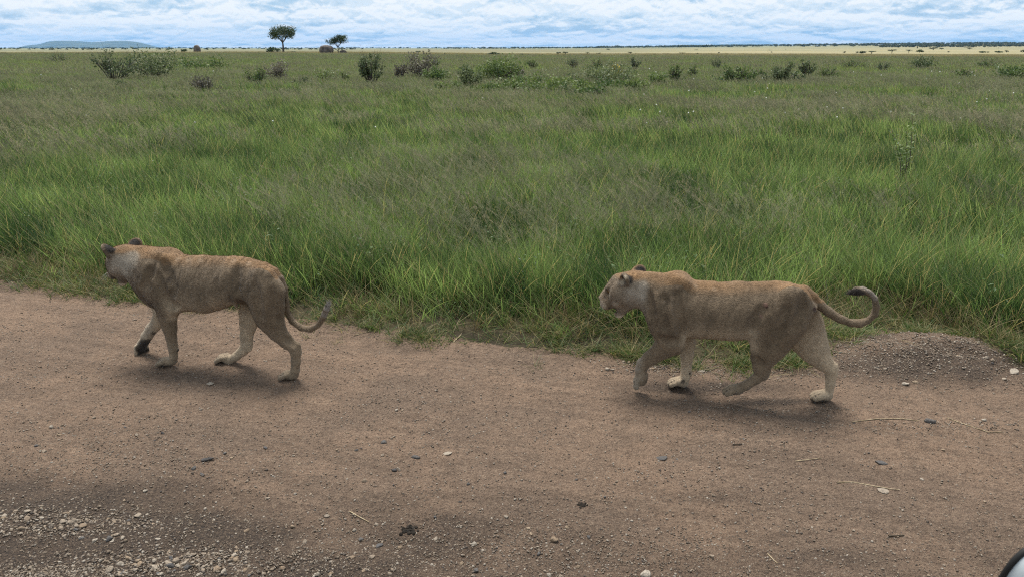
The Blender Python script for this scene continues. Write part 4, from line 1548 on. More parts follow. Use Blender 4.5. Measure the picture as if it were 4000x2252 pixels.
def acacia_tree(px, base_py, y, H, W, seed, label, group=None, forks=5, leaf=.22, nleaf=4200, crown_h=.42, trunk_r=.28, lean=0.0, name='acacia_tree', flat=.42, off=0.0, side_limb=False):
    b = at_depth(px, base_py, y); b[2] = height1(b[0], b[1]) - 0.05
    r = np.random.default_rng(seed)
    root = empty(name, tuple(b))
    tag(root, label, 'tree', group)
    th = H * (1 - crown_h) * .78
    parts = [ribbon_tube([(0, 0, -.3), (lean * .2, 0, th * .35), (lean * .5 + .05, 0, th * .7), (lean, 0, th)], [trunk_r * 1.35, trunk_r, trunk_r * .85, trunk_r * .8])]
    C, Rr = [], []
    for k in range(forks * 2):
        a = 2 * math.pi * k / forks / 2 + r.random() * .5
        rr = W * .5 * (.35 + .55 * r.random())
        e = np.array([off + lean + math.cos(a) * rr, math.sin(a) * rr, H * (1 - crown_h * (.15 + .65 * r.random()))])
        s = np.array([lean, 0, th * .93])
        m = s * .5 + e * .5 + np.array([math.cos(a) * .15, 0, H * .03])
        if k < forks * 2: parts.append(ribbon_tube([s, m, e], [trunk_r * .45, trunk_r * .28, .03], 5))
        C.append(e); Rr.append(W * (.13 + .11 * r.random()))
    for k in range(forks * 2):
        a = r.random() * 6.283; rr = W * .42 * math.sqrt(r.random())
        C.append(np.array([off + lean + math.cos(a) * rr, math.sin(a) * rr, H * (1 - crown_h * (.12 + .5 * r.random()) - .10 * (rr / (W * .5)) ** 2)]))
        Rr.append(W * (.12 + .11 * r.random()))
    if side_limb:
        s = np.array([0, 0, th * .45]); e = np.array([-W * .55, .2, H * .62])
        parts.append(ribbon_tube([s, (s + e) / 2 + [-.3, 0, -.3], e], [trunk_r * .6, trunk_r * .4, .05], 5))
        C += [e, e + [-.3, .1, .5]]; Rr += [W * .12, W * .10]
    v, f = join(parts)
    link('trunk', mesh_from('trunk', v, f, M_BARK, True), root)
    v, f, rn = leaf_cloud(C, Rr, .80, nleaf, leaf, seed + 1)
    link('crown', mesh_from('crown', v, f, M_CROWN, False, {'rnd': rn}), root)
    return root


acacia_tree(1108, 212, 285, 8.9, 9.6, 501, 'tall flat-topped acacia with a dense dark crown on the horizon', None, 6, .34, 5200, .46, .34)
acacia_tree(1322, 217, 262, 6.1, 6.4, 511, 'smaller open acacia with a forked trunk leaning beside a boulder', None, 6, .26, 3400, .55, .17, off=.5, side_limb=True)


def boulder(px, py, y, w, h, seed, label, dx=0.0):
    b = at_depth(px, py, y); b[2] = height1(b[0], b[1])
    r = np.random.default_rng(seed)
    v, f = uvsphere(1.0, 22, 14)
    v = np.array(v)
    nn = fbm(v[:, 0] * 1.3 + seed, v[:, 2] * 1.3 + v[:, 1] * 1.3, seed, 3)
    v = v * (0.78 + 0.44 * nn)[:, None]
    v = np.sign(v) * np.abs(v) ** .85
    v = v * np.array([w / 2, w / 2 * .8, h * .62]) + np.array([0, 0, h * .40])
    v[:, 0] += dx * v[:, 2]
    o = link('boulder', mesh_from('boulder', v, f, M_ROCK, True))
    o.location = b
    tag(o, label, 'boulder', 'granite boulders on the horizon')
    return o


boulder(1276, 219, 258, 4.6, 2.6, 521, 'wide rounded granite boulder under the smaller open acacia')
boulder(772, 211, 300, 2.6, 2.7, 522, 'upright block of granite standing alone between the hill and the tall acacia')
boulder(1341, 218, 262, 2.4, 1.2, 523, 'low granite boulder just behind the forked trunk of the smaller acacia')

# far dotted trees: one crown and one trunk mesh of each kind, copied
def far_tree_kinds():
    kinds = []
    for k in range(4):
        r = np.random.default_rng(600 + k)
        C = [np.array([r.normal(0, .28), r.normal(0, .28), .78 + .12 * r.random()]) for _ in range(9)] if k < 2 else [np.array([r.normal(0, .26), r.normal(0, .26), .30 + .30 * r.random()]) for _ in range(9)]
        v, f, rn = leaf_cloud(C, [.22] * 9, .55 if k < 2 else .9, 420, .13, 610 + k)
        cm = mesh_from('far_crown', v, f, M_CROWN, False, {'rnd': rn})
        tv, tf = join([ribbon_tube([(0, 0, -.1), (.02, 0, .4), (0, 0, .7)], [.05, .035, .03], 5), ribbon_tube([(0, 0, .45), (.2, 0, .72), (.3, 0, .85)], [.03, .02, .01], 4), ribbon_tube([(0, 0, .42), (-.2, .1, .72), (-.32, .1, .85)], [.03, .02, .01], 4)])
        kinds.append((cm, mesh_from('far_trunk', tv, tf, M_BARK)))
    return kinds


_far = [  # px, base py, height px, width px, kind (0/1 umbrella tree, 2/3 rounded bush)
    (720, 211, 17, 32, 2), (1068, 213, 26, 62, 3), (1155, 213, 11, 40, 2), (1376, 218, 9, 30, 3), (1632, 214, 12, 26, 0), (1472, 217, 6, 22, 2), (1530, 218, 6, 36, 3), (1582, 217, 6, 14, 2),
    (1930, 216, 12, 50, 3), (2042, 216, 7, 26, 2), (2065, 217, 6, 20, 2), (2120, 217, 6, 20, 3), (2180, 216, 11, 26, 0), (2208, 215, 12, 28, 1), (2295, 213, 8, 14, 1), (2340, 214, 8, 14, 0), (1738, 217, 8, 8, 2), (1722, 218, 5, 10, 3), (2375, 202, 9, 16, 1), (2420, 202, 5, 24, 3), (2462, 212, 8, 24, 0), (2552, 216, 5, 20, 2), (2665, 212, 6, 28, 0),
    (2692, 203, 6, 14, 0), (2719, 204, 8, 14, 1), (2723, 212, 5, 8, 2), (2780, 203, 6, 16, 2), (2830, 203, 7, 10, 3), (2808, 208, 5, 10, 2), (3006, 205, 8, 10, 1), (3014, 206, 5, 8, 2), (3030, 205, 5, 7, 2), (3068, 200, 6, 8, 1), (3156, 199, 4, 8, 2), (3298, 208, 8, 12, 2), (3312, 203, 5, 10, 0), (3366, 209, 11, 40, 3), (3404, 209, 10, 34, 0), (3484, 208, 13, 34, 0), (3549, 207, 11, 22, 1), (3592, 207, 13, 28, 3), (3644, 205, 16, 30, 0), (3676, 201, 11, 18, 1), (3785, 201, 12, 20, 1), (3900, 207, 9, 32, 3), (3932, 206, 9, 16, 2), (3995, 206, 11, 20, 3), (3582, 194, 10, 6, 2), (3775, 191, 4, 18, 0), (3860, 193, 5, 6, 2), (3898, 194, 6, 6, 2), (3840, 207, 8, 40, 3), (3706, 206, 6, 12, 2), (3738, 205, 6, 8, 3)]


def plant_far_trees():
    kinds = far_tree_kinds()
    for i, (px, py, hp, wp, k) in enumerate(_far):
        y = min(CAM_H / ((py - HOR) / F_PX), 1500.0)
        if py < 206: y = 800 + (206 - py) * 60
        b = at_depth(px, py, y)
        gz = height1(b[0], b[1])
        hgt, wid = hp * y / F_PX * 1.1, wp * y / F_PX
        hgt += max(0.0, b[2] - gz) * 0.0
        um = k < 2
        root = empty('umbrella_tree' if um else 'round_bush', (b[0], b[1], min(gz, b[2]) - 0.05), random.random() * 6.28)
        lab = (('broad' if wp > 22 else 'tiny') + ' umbrella-shaped tree dotted on the far straw-coloured plain') if um else (('broad low' if wp > 25 else 'tiny') + ' dark rounded bush dotted on the far plain')
        if py >= 210 and hp > 15:
            lab = 'bushy thicket at the foot of the tall flat-topped acacia' if px > 1000 else 'dark bush standing beside the upright granite block'
            tag(root, lab, 'bush')
        else:
            tag(root, lab, 'tree' if um else 'bush', 'far trees on the plain' if um else 'far bushes on the plain')
        cm, tm = kinds[k]
        sc = (wid / 1.2, wid / 1.2, hgt / (1.0 if um else .82))
        c = link('crown', cm, root); c.scale = sc
        t = link('trunk', tm, root); t.scale = sc
        if not um: t.scale = (sc[0] * .6, sc[1] * .6, sc[2] * .5)


plant_far_trees()


def woodland():
    """hazy line of trees along the far edge of the plain"""
    r = np.random.default_rng(700)
    kinds = [leaf_cloud([np.array([r.normal(0, 3.2), r.normal(0, 2), 3.5 + 2.2 * r.random()]) for _ in range(7)], [2.6] * 7, .7, 150, 1.9, 701 + i) for i in range(4)]
    coll = proto_collection('woodland_tree', [(k, M_WOOD) for k in kinds])
    P, S = [], []
    for (p0, p1, y0, y1, n, s0, s1) in ((2300, 4500, 2300, 4200, 1900, .7, 1.35), (-600, 2400, 3800, 6500, 1100, .7, 1.2), (3300, 4500, 1700, 2300, 420, .6, 1.2), (1750, 2700, 2600, 3400, 300, .6, 1.1), (-400, 1500, 900, 1700, 160, .25, .5)):
        px = p0 + (p1 - p0) * r.random(n); y = y0 + (y1 - y0) * r.random(n)
        x = (px - CX) / F_PX * y * 1.05
        f = fbm(x * .004, y * .004, 711, 3)
        m = r.random(n) < .2 + 1.3 * sstep(.35, .6, f)
        x, y = x[m], y[m]
        P.append(np.stack([x, y, height(x, y) - .3], 1)); s = s0 + (s1 - s0) * r.random(len(x)); S.append(np.stack([s, s, s], 1))
    P, S = np.concatenate(P), np.concatenate(S)
    scatter('far_woodland', 'hazy belt of far-off trees along the edge of the plain', 'woodland', P, rng.random(len(P)) * 6.28, np.zeros((len(P), 2)), S, rng.integers(0, 4, len(P)), coll)


woodland()


# ------------------------------------------------------------------ bushes in the grass
def bush(px, py, wp, hp, kind, seed, label, leaf=.10, n=1500, sparse=False, name='shrub', dmul=1.0, cat='shrub', group=None):
    b = G(px, py, 0.38); y = b[1] * dmul
    b = np.array([b[0] * dmul, y, 0]); b[2] = height1(b[0], b[1])
    mpp = math.hypot(b[0] * 0, y) / F_PX * 1.02
    W, H = wp * mpp * 1.28, hp * mpp * 1.05 + .38
    r = np.random.default_rng(seed)
    root = empty(name, tuple(b))
    tag(root, label, cat, group)
    parts, C, Rr = [], [], []
    ns = 16 if sparse else 12
    for i in range(ns):
        a = r.random() * 6.283
        rr = W * .5 * (.25 + .72 * r.random())
        e = np.array([math.cos(a) * rr, math.sin(a) * rr * .8, H * (.55 + .45 * r.random()) * (1 - .35 * (2 * rr / W) ** 2)])
        m = e * .5 + np.array([0, 0, H * .08]) + r.normal(0, .04 * W, 3) * np.array([1, 1, .3])
        parts.append(ribbon_tube([(0, 0, -.05), m, e], [.018 * H + .006, .011 * H + .004, .004], 4))
        for t in (.55, .8, 1.0):
            C.append(m * (1 - t) * 2 + e * (2 * t - 1) if t > .5 else m); Rr.append(W * (.085 if sparse else .13) * (.6 + .8 * r.random()))
        if sparse:
            for q in range(3):
                d = r.normal(0, .12 * W, 3); d[2] = abs(d[2])
                parts.append(ribbon_tube([m, e + d], [.006 * H + .003, .003], 3))
    if not sparse:
        for i in range(8):
            a = r.random() * 6.283; rr = W * .36 * r.random()
            C.append(np.array([math.cos(a) * rr, math.sin(a) * rr, H * (.2 + .35 * r.random())])); Rr.append(W * .16)
    v, f = join(parts)
    link('branches', mesh_from('branches', v, f, M_TWIG), root)
    v, f, rn = leaf_cloud(C, Rr, .85, n, leaf, seed + 1)
    v = np.array(v); v[:, 2] = np.maximum(v[:, 2], 0.02)
    link('foliage', mesh_from('foliage', v, f, M_BUSH[kind], False, {'rnd': rn}), root)
    return root, C


bush(446, 316, 150, 104, 'dark', 801, 'sparse thorny grey-green bush left of the denser dark bush', .12, 1100, True)
bush(614, 308, 190, 106, 'dark', 802, 'dense dark thorn bush, the largest below the blue hill', .13, 1900)
bush(800, 262, 170, 34, 'green', 803, 'low row of leafy green weeds beyond the dark thorn bush', .22, 900)
bush(800, 352, 120, 44, 'grey', 804, 'small bare brownish bush in the grass below the tall acacia', .10, 600, True)
bush(1005, 325, 80, 60, 'green', 805, 'thin twiggy green bush near the purplish shrub', .10, 500, True)
bush(1094, 310, 90, 66, 'grey', 806, 'purplish grey shrub below the tall flat-topped acacia', .12, 900)
bush(1272, 320, 84, 52, 'green', 807, 'small green bush below the smaller acacia', .10, 600)
bush(1455, 322, 118, 106, 'dark', 808, 'upright rounded grey-green bush with a visible stem', .12, 1500, True)
bush(1560, 305, 60, 50, 'grey', 809, 'little grey bush between the upright bush and the purplish one', .12, 500, True)
bush(1650, 304, 130, 88, 'grey', 810, 'wide purplish-brown shrub beside the upright rounded bush', .13, 1400)
bush(1700, 318, 90, 56, 'green', 811, 'green bush at the foot of the wide purplish-brown shrub', .13, 900)
bush(1832, 340, 96, 72, 'dark', 812, 'dark compact bush at the near side of the big green thicket', .11, 1300)
bush(1950, 316, 180, 96, 'green', 813, 'big leafy green thicket in the middle of the plain', .14, 2300)
bush(2026, 305, 70, 56, 'grey', 814, 'brownish bush at the edge of the big green thicket', .12, 600)
bush(2350, 322, 190, 66, 'dark', 815, 'broad low dark green bush under yellow flowers', .13, 2200)
bush(2404, 300, 44, 56, 'yellow', 816, 'clump of yellow flowers behind the broad dark bush', .09, 120, True, 'yellow_flowers', cat='flowers')
bush(3058, 324, 120, 70, 'dark', 817, 'grey-green leafy bush among white-flowered weeds', .12, 1300, True)
bush(3150, 297, 60, 62, 'dark', 818, 'small twisted dark shrub standing alone above the grass', .12, 700, True)
bush(3620, 262, 100, 34, 'dark', 819, 'low dark bush far out on the right-hand grassland', .2, 900)
bush(3955, 304, 130, 44, 'green', 820, 'spreading green bush at the right-hand side of the grassland', .15, 1200)
bush(2640, 318, 60, 60, 'green', 821, 'slender green weed clump right of the broad dark bush', .11, 500, True)
bush(2880, 322, 150, 62, 'green', 822, 'leafy green weed clump with upright stems', .13, 1100, True)
_mids = [(2000, 352, 150, 34), (2120, 356, 170, 36), (2250, 358, 160, 36), (2390, 350, 150, 36), (1900, 358, 110, 30), (2080, 330, 120, 40), (2200, 334, 130, 36), (2480, 348, 90, 34), (1760, 350, 90, 26), (2560, 330, 90, 40), (2300, 372, 120, 26)]
for i, (px, py, w, h) in enumerate(_mids):
    bush(px, py, w, h, 'green', 830 + i, ('broad low' if w > 125 else 'narrow low') + ' lush green herb clump in front of the thicket', .13, 800, False, 'herb_clump', cat='herb', group='herb clumps before the thicket')
_rest = [(2800, 262, 50, 30), (2960, 300, 60, 30), (3330, 262, 90, 26), (3450, 270, 60, 24), (2700, 300, 50, 40), (3230, 300, 70, 34), (1180, 330, 70, 30), (1350, 318, 40, 30), (2330, 268, 40, 40), (2240, 262, 40, 40), (3760, 300, 70, 30), (3860, 262, 80, 26), (2480, 270, 40, 44), (1700, 258, 30, 30), (230, 245, 80, 26), (480, 340, 60, 24), (2080, 264, 40, 30)]
for i, (px, py, w, h) in enumerate(_rest):
    bush(px, py, w, h, 'green' if i % 3 else 'dark', 850 + i, ('leafy green' if i % 3 else 'dark grey-green') + (' broad' if w > 55 else ' slender') + ' weed clump rising out of the distant grass', .13, 320, True, 'weed_clump', cat='weed', group='weed clumps in the distant grass')


def sapling():
    b = G(3515, 790); b[2] = height1(b[0], b[1])
    root = empty('sapling', tuple(b))
    tag(root, 'slender upright leafy sapling rising from the grass on the right', 'sapling')
    r = np.random.default_rng(880)
    parts, V, Fs, Rn = [], [], [], []
    for i in range(5):
        e = np.array([-.05 - .38 * r.random(), r.normal(0, .15), 1.15 + .35 * r.random()]) * (1 if i < 3 else .7)
        m = e * .5 + np.array([.06, 0, .05])
        parts.append(ribbon_tube([(0, 0, -.02), m, e], [.008, .006, .002], 5))
        for k in range(46):
            t = .22 + .78 * r.random()
            p = (m * (t / .5) if t < .5 else m + (e - m) * (t - .5) / .5)
            yw = r.random() * 6.283
            d = np.array([math.cos(yw), math.sin(yw), .3 + .3 * r.random()]); d /= np.linalg.norm(d)
            s = np.cross(d, [0, 0, 1]); s /= np.linalg.norm(s)
            L = .05 + .035 * r.random(); q = len(V); p = p + d * .02
            V += [p, p + d * L * .5 + s * L * .3, p + d * L, p + d * L * .5 - s * L * .3]; Fs.append((q, q + 1, q + 2, q + 3)); Rn += [r.random() * .9] * 4
    v, f = join(parts)
    link('stems', mesh_from('stems', v, f, M_TWIG), root)
    link('foliage', mesh_from('foliage', V, Fs, M_BUSH['green'], False, {'rnd': Rn}), root)


sapling()


def white_flowers():
    """scattered tiny white flower heads"""
    r = np.random.default_rng(890)
    V, Fs = [], []
    k = 0
    for i in range(60):
        px = 2450 + 1550 * r.random() if i < 46 else 100 + 2300 * r.random()
        py = 262 + 240 * r.random() ** 1.4
        b = G(px, py, .55)
        s = .010 + b[1] * .0006
        v, f = uvsphere(s, 6, 4)
        V += [np.array(q) + b for q in v]; Fs += [tuple(j + k for j in q) for q in f]; k += len(v)
    o = link('white_flowers', mesh_from('white_flowers', V, Fs, plain('petal_white', (.72, .72, .66), .7)))
    tag(o, 'tiny white flower heads sprinkled through the grass', 'flowers', None, 'stuff')


white_flowers()

# ------------------------------------------------------------------ stones, gravel, twigs on the road
def ico(sub=1):
    import bmesh
    bm = bmesh.new()
    bmesh.ops.create_icosphere(bm, subdivisions=sub, radius=1.0)
    v = np.array([x.co[:] for x in bm.verts]); f = np.array([[q.index for q in p.verts] for p in bm.faces])
    bm.free()
    return v, f


def stone_shape(seed, sub, flat, angular):
    r = np.random.default_rng(seed)
    v, f = ico(sub)
    for i in range(13 if angular else 5):                     # chip facets off
        d = r.normal(0, 1, 3); d /= np.linalg.norm(d)
        c = (.40 if angular else .6) + .35 * r.random()
        q = v @ d
        v = v - np.maximum(q - c, 0)[:, None] * d * (0.95 if angular else .7)
    v = v * (1 + .10 * r.normal(0, 1, (len(v), 1)) * (.5 if sub > 1 else .8))
    v = v * np.array([1.0, .72 + .25 * r.random(), flat])
    return v, f


def mat_stone(name, cols):
    m, n, l, bs = new_mat(name)
    oi = n.new('ShaderNodeObjectInfo')
    tc = n.new('ShaderNodeTexCoord')
    rp = n.new('ShaderNodeValToRGB')
    e = rp.color_ramp.elements
    e[0].color = (*cols[0], 1); e[1].color = (*cols[-1], 1)
    for i, c in enumerate(cols[1:-1]):
        k = e.new((i + 1) / (len(cols) - 1)); k.color = (*c, 1)
    l.new(oi.outputs['Random'], rp.inputs[0])
    nn = noise_node(n, l, tc.outputs['Object'], 2.6, 5, .65)
    c = mixc(n, l, mapr(n, l, nn, .35, .7, 0, .55), rp.outputs[0], (.09, .072, .058))
    l.new(c, bs.inputs['Base Color'])
    bs.inputs['Roughness'].default_value = .85
    bs.inputs['Specular IOR Level'].default_value = .25
    bump_to(n, l, bs, nn, .5, .2)
    return m


M_PALE = mat_stone('stone_pale', [(.34, .29, .23), (.28, .22, .165), (.40, .355, .295), (.25, .18, .12), (.32, .245, .17)])
M_DARK = mat_stone('stone_dark', [(.085, .085, .09), (.13, .125, .12), (.06, .058, .06)])
M_MIXED = mat_stone('gravel_mixed', [(.34, .285, .225), (.22, .17, .125), (.09, .078, .07), (.28, .22, .16), (.16, .122, .092), (.42, .375, .315), (.20, .145, .10)])

# named stones: px, py, length px, flatness, dark?, label
_named = [(655, 2205, 52, .62, 0, 'large pale rounded pebble at the edge of the wet gravel patch'),
          (735, 2215, 40, .55, 1, 'dark grey angular stone next to the large pale pebble'),
          (2165, 2110, 52, .75, 0, 'tall grey-white angular stone standing on the dark gravel'),
          (1852, 2115, 40, .55, 0, 'brown-grey angular stone left of the tall grey-white one'),
          (2520, 2238, 76, .45, 0, 'big flat tan stone cut by the bottom of the picture'),
          (2585, 1788, 62, .22, 1, 'thin dark slate flake lying flat on the bare dirt'),
          (3440, 1806, 60, .25, 1, 'long thin dark slate chip beyond the straw stalk'),
          (3450, 1914, 80, .16, 0, 'long pale grey stone sliver beside the straw stalk'),
          (3535, 1506, 46, .45, 0, 'pale lump of stone at the foot of the gravel mound'),
          (3575, 1502, 42, .45, 0, 'grey lump of stone touching the pale lump below the mound'),
          (3625, 1642, 60, .4, 1, 'dark clod of stone in the wheel rut'),
          (3955, 1472, 76, .14, 0, 'flat tan slab of stone at the foot of the right-hand grass'),
          (2740, 1450, 46, .35, 0, 'pale flat stone behind the planted forefoot of the second lioness'),
          (812, 1796, 62, .3, 1, 'dark broken slate pieces sunk in the dirt'),
          (820, 1497, 52, .2, 0, 'flat tan stone on the road between the hind feet of the first lioness'),
          (1425, 1878, 38, .7, 0, 'tan angular stone alone on the fine gravel'),
          (1620, 1783, 50, .28, 1, 'dark slate chips beside a pale streaked stone'),
          (1745, 1770, 64, .2, 0, 'pale streaked flat stone beside dark slate chips'),
          (2780, 2172, 34, .5, 0, 'small white triangular stone on the dark dirt'),
          (300, 2052, 38, .55, 0, 'white angular stone in the gravel bed'),
          (1860, 2213, 36, .5, 1, 'bluish-grey pebble near the bottom gravel'),
          (1480, 2120, 40, .4, 1, 'dark wedge of stone beside a pale pitted one'),
          (1450, 2165, 40, .45, 0, 'pale pitted stone beside a dark wedge'),
          (1275, 2010, 36, .5, 0, 'white rounded stone left of a broken straw')]


def put_stones():
    V = {}
    for dk in (0, 1):
        V[dk] = []
        for i in range(6):
            v, f = stone_shape(900 + i + 20 * dk, 2, 1.0, True)
            V[dk].append(mesh_from('stone', v, f, M_DARK if dk else M_PALE, False))
    r = random.Random(9)
    for i, (px, py, L, flat, dk, lab) in enumerate(_named):
        b = G(px, py)
        mpp = math.hypot(b[1], CAM_H) / F_PX
        s = L * mpp / 2 * (1.0 if dk else .82)
        o = link('stone', V[dk][i % 6])
        o.location = (b[0], b[1], height1(b[0], b[1]) + s * flat * .35)
        o.scale = (s, s * .8, s * flat)
        o.rotation_euler = (r.uniform(-.15, .15), r.uniform(-.15, .15), r.uniform(-.5, .5))
        tag(o, lab, 'stone')
    # the larger of the scattered stones, one by one
    areas = [  # px range, py range, count, size range in pixels, share of dark, label, group
        ((0, 620), (1990, 2120), 46, (18, 46), .15, 'rounded pebble in the gravel bed beside the wet patch', 'pebbles in the gravel bed'),
        ((420, 1000), (2150, 2245), 50, (18, 46), .2, 'rounded pebble in the strip of gravel below the wet patch', 'pebbles in the near gravel strip'),
        ((900, 2300), (2010, 2245), 60, (13, 32), .2, 'angular stone bedded in the dark gravelly dirt', 'stones in the dark gravelly dirt'),
        ((0, 1700), (1580, 1960), 44, (12, 30), .35, 'flat stone scattered on the bare dirt behind the first lioness', 'flat stones on the bare dirt'),
        ((1700, 3900), (1600, 2100), 34, (11, 24), .4, 'chip of stone on the smooth wheel track', 'stone chips on the wheel track'),
        ((3150, 3960), (1340, 1500), 36, (11, 26), .2, 'stone half buried in the roadside gravel mound', 'stones on the gravel mound'),
        ((2330, 2800), (1395, 1475), 20, (12, 28), .2, 'stone in the gravel under the second lioness', 'stones under the second lioness')]
    for (xr, yr, n, sz, dkp, lab, grp) in areas:
        for k in range(n):
            px, py = r.uniform(*xr), r.uniform(*yr)
            b = G(px, py)
            if side(np.array([b[0]]), np.array([b[1]]))[0] > -.02: continue
            mpp = math.hypot(b[1], CAM_H) / F_PX
            s = (sz[0] + (sz[1] - sz[0]) * r.random() ** 1.8) * mpp / 2
            dk = int(r.random() < dkp)
            flat = r.uniform(.4, .75)
            o = link('stone', V[dk][r.randrange(6)])
            o.location = (b[0], b[1], height1(b[0], b[1]) + s * flat * .3)
            o.scale = (s, s * r.uniform(.7, 1), s * flat)
            o.rotation_euler = (r.uniform(-.3, .3), r.uniform(-.3, .3), r.uniform(0, 6.28))
            size = 'larger ' if s / mpp * 2 > (sz[0] + sz[1]) / 2 else 'small '
            tag(o, size + ('dark slate-grey ' if dk else 'pale ') + lab, 'stone', grp)


put_stones()


def gravel():
    coll = bpy.data.collections.new('gravel_piece')
    for i in range(8):
        v, f = stone_shape(940 + i, 1, .62, True)
        me = mesh_from('gravel_piece', v, f, M_MIXED, False)
        coll.objects.link(bpy.data.objects.new('gravel_piece_%d' % i, me))
    P, S = [], []

    def bed(n, cx, cy, rx, ry, s0, s1, pw=2.2):
        c = G(cx, cy)
        x, y = c[0] + rng.normal(0, rx, n), c[1] + rng.normal(0, ry, n)
        m = side(x, y) < .05
        x, y = x[m], y[m]
        s = s0 + (s1 - s0) * rng.random(len(x)) ** pw
        P.append(np.stack([x, y, height(x, y) + s * .15], 1)); S.append(s)
    # everywhere, sparser on the packed track
    n = 110000
    x, y = rng.random(n) * 9.4 - 4.9, 2.0 + rng.random(n) * 5.6
    f = fbm(x * 1.3, y * 2.0, 951, 4)
    dn = .26 + .55 * sstep(.45, .7, f) + .55 * sstep(4.5, 3.1, y + .10 * x)
    m = (side(x, y) < .1) & (rng.random(n) < dn)
    x, y = x[m], y[m]
    s = .0028 + .0105 * rng.random(len(x)) ** 2.8
    P.append(np.stack([x, y, height(x, y) + s * .15], 1)); S.append(s)
    bed(1900, 230, 2040, .40, .09, .004, .016)
    bed(1900, 700, 2200, .40, .07, .004, .016)
    bed(1500, 100, 2235, .3, .04, .004, .014)
    bed(2500, 1500, 2130, .8, .14, .003, .012)
    bed(2500, 2300, 2180, .9, .14, .003, .010)
    bed(5200, 3620, 1420, .55, .20, .003, .016)
    bed(900, 2650, 1435, .32, .08, .004, .016)
    bed(700, 3000, 1450, .5, .08, .004, .014)
    bed(500, 3700, 1660, .5, .05, .003, .012)
    bed(350, 3100, 1590, .25, .03, .003, .011)
    bed(1500, 500, 1800, .9, .22, .003, .011)
    P, S = np.concatenate(P), np.concatenate(S)
    n = len(P)
    scatter('gravel', 'fine mixed gravel strewn over the dirt road', 'gravel', P, rng.random(n) * 6.283, rng.normal(0, .4, (n, 2)),
            np.stack([S, S * (.7 + .3 * rng.random(n)), S], 1), rng.integers(0, 8, n), coll)


gravel()

M_STALK = mat_simple('dry_stalk', (.20, .15, .09), (.40, .33, .22), 30.0)
M_STICK = mat_simple('dark_stick', (.035, .027, .02), (.09, .07, .05), 30.0)
M_DUNG = mat_simple('dung', (.012, .010, .008), (.035, .028, .022), 60.0, 1.0, dist=.02)


def stalk(pts, r0, label, mat, name='straw_stalk', cat='straw', group=None):
    P = []
    for px, py in pts:
        b = G(px, py); P.append(np.array([b[0], b[1], height1(b[0], b[1]) + r0 * 1.1]))
    o0 = P[0].copy()
    v, f = ribbon_tube([p - o0 for p in P], [r0 * (1 - .4 * i / len(P)) for i in range(len(P))], 5)
    o = link(name, mesh_from(name, v, f, mat, True))
    o.location = o0
    tag(o, label, cat, group)


stalk([(3270, 1884), (3330, 1884), (3400, 1896), (3470, 1907), (3515, 1912)], .004, 'long bent straw stalk lying above a pale stone sliver', M_STALK)
stalk([(1366, 1996), (1400, 2014), (1440, 2035)], .0035, 'broken straw lying diagonally on the gravel', M_STALK)
stalk([(3330, 1634), (3420, 1628), (3520, 1630), (3590, 1640)], .004, 'pale bent straw curving along the wheel rut', M_STALK)
stalk([(3700, 1630), (3790, 1662), (3860, 1684), (3915, 1686)], .004, 'straw stalk trailing beside the dark clod', M_STALK)
stalk([(1385, 1306), (1440, 1295), (1470, 1262)], .004, 'dry stalk sticking out of the verge onto the road', M_STALK)
stalk([(1770, 1335), (1800, 1310), (1818, 1288)], .004, 'short dry stalk leaning from the verge onto the dirt', M_STALK)
stalk([(2862, 1737), (2898, 1737)], .005, 'short dark stick lying on the wheel track', M_STICK, 'stick', 'stick')
stalk([(2998, 2165), (3020, 2188), (3037, 2203)], .003, 'thin straw on the dark dirt right of the white triangular stone', M_STALK)
stalk([(3106, 1802), (3160, 1796), (3210, 1790)], .003, 'faint straw crossing the wheel track', M_STALK)
stalk([(3470, 2098), (3530, 2095)], .005, 'short dark stick near the white wing mirror', M_STICK, 'stick', 'stick')


def dung(px, py, L, seed, label):
    b = G(px, py); s = L * math.hypot(b[1], CAM_H) / F_PX / 2
    r = np.random.default_rng(seed)
    V, Fs = [], []
    for i in range(26):
        v, f = stone_shape(seed + i, 1, .8, False)
        c = np.array([r.normal(0, .45), r.normal(0, .40), .12 * r.random()]) * s
        k = len(V); V += list(v * s * (.16 + .2 * r.random()) + c); Fs += [tuple(q + k for q in t) for t in f]
    o = link('dung', mesh_from('dung', V, Fs, M_DUNG))
    o.location = (b[0], b[1], height1(b[0], b[1]))
    tag(o, label, 'dung')


dung(1600, 2062, 62, 960, 'dark crumbled dung clump in the middle of the gravel')
dung(2270, 1972, 36, 990, 'small dark dung clump beyond the angular stones')


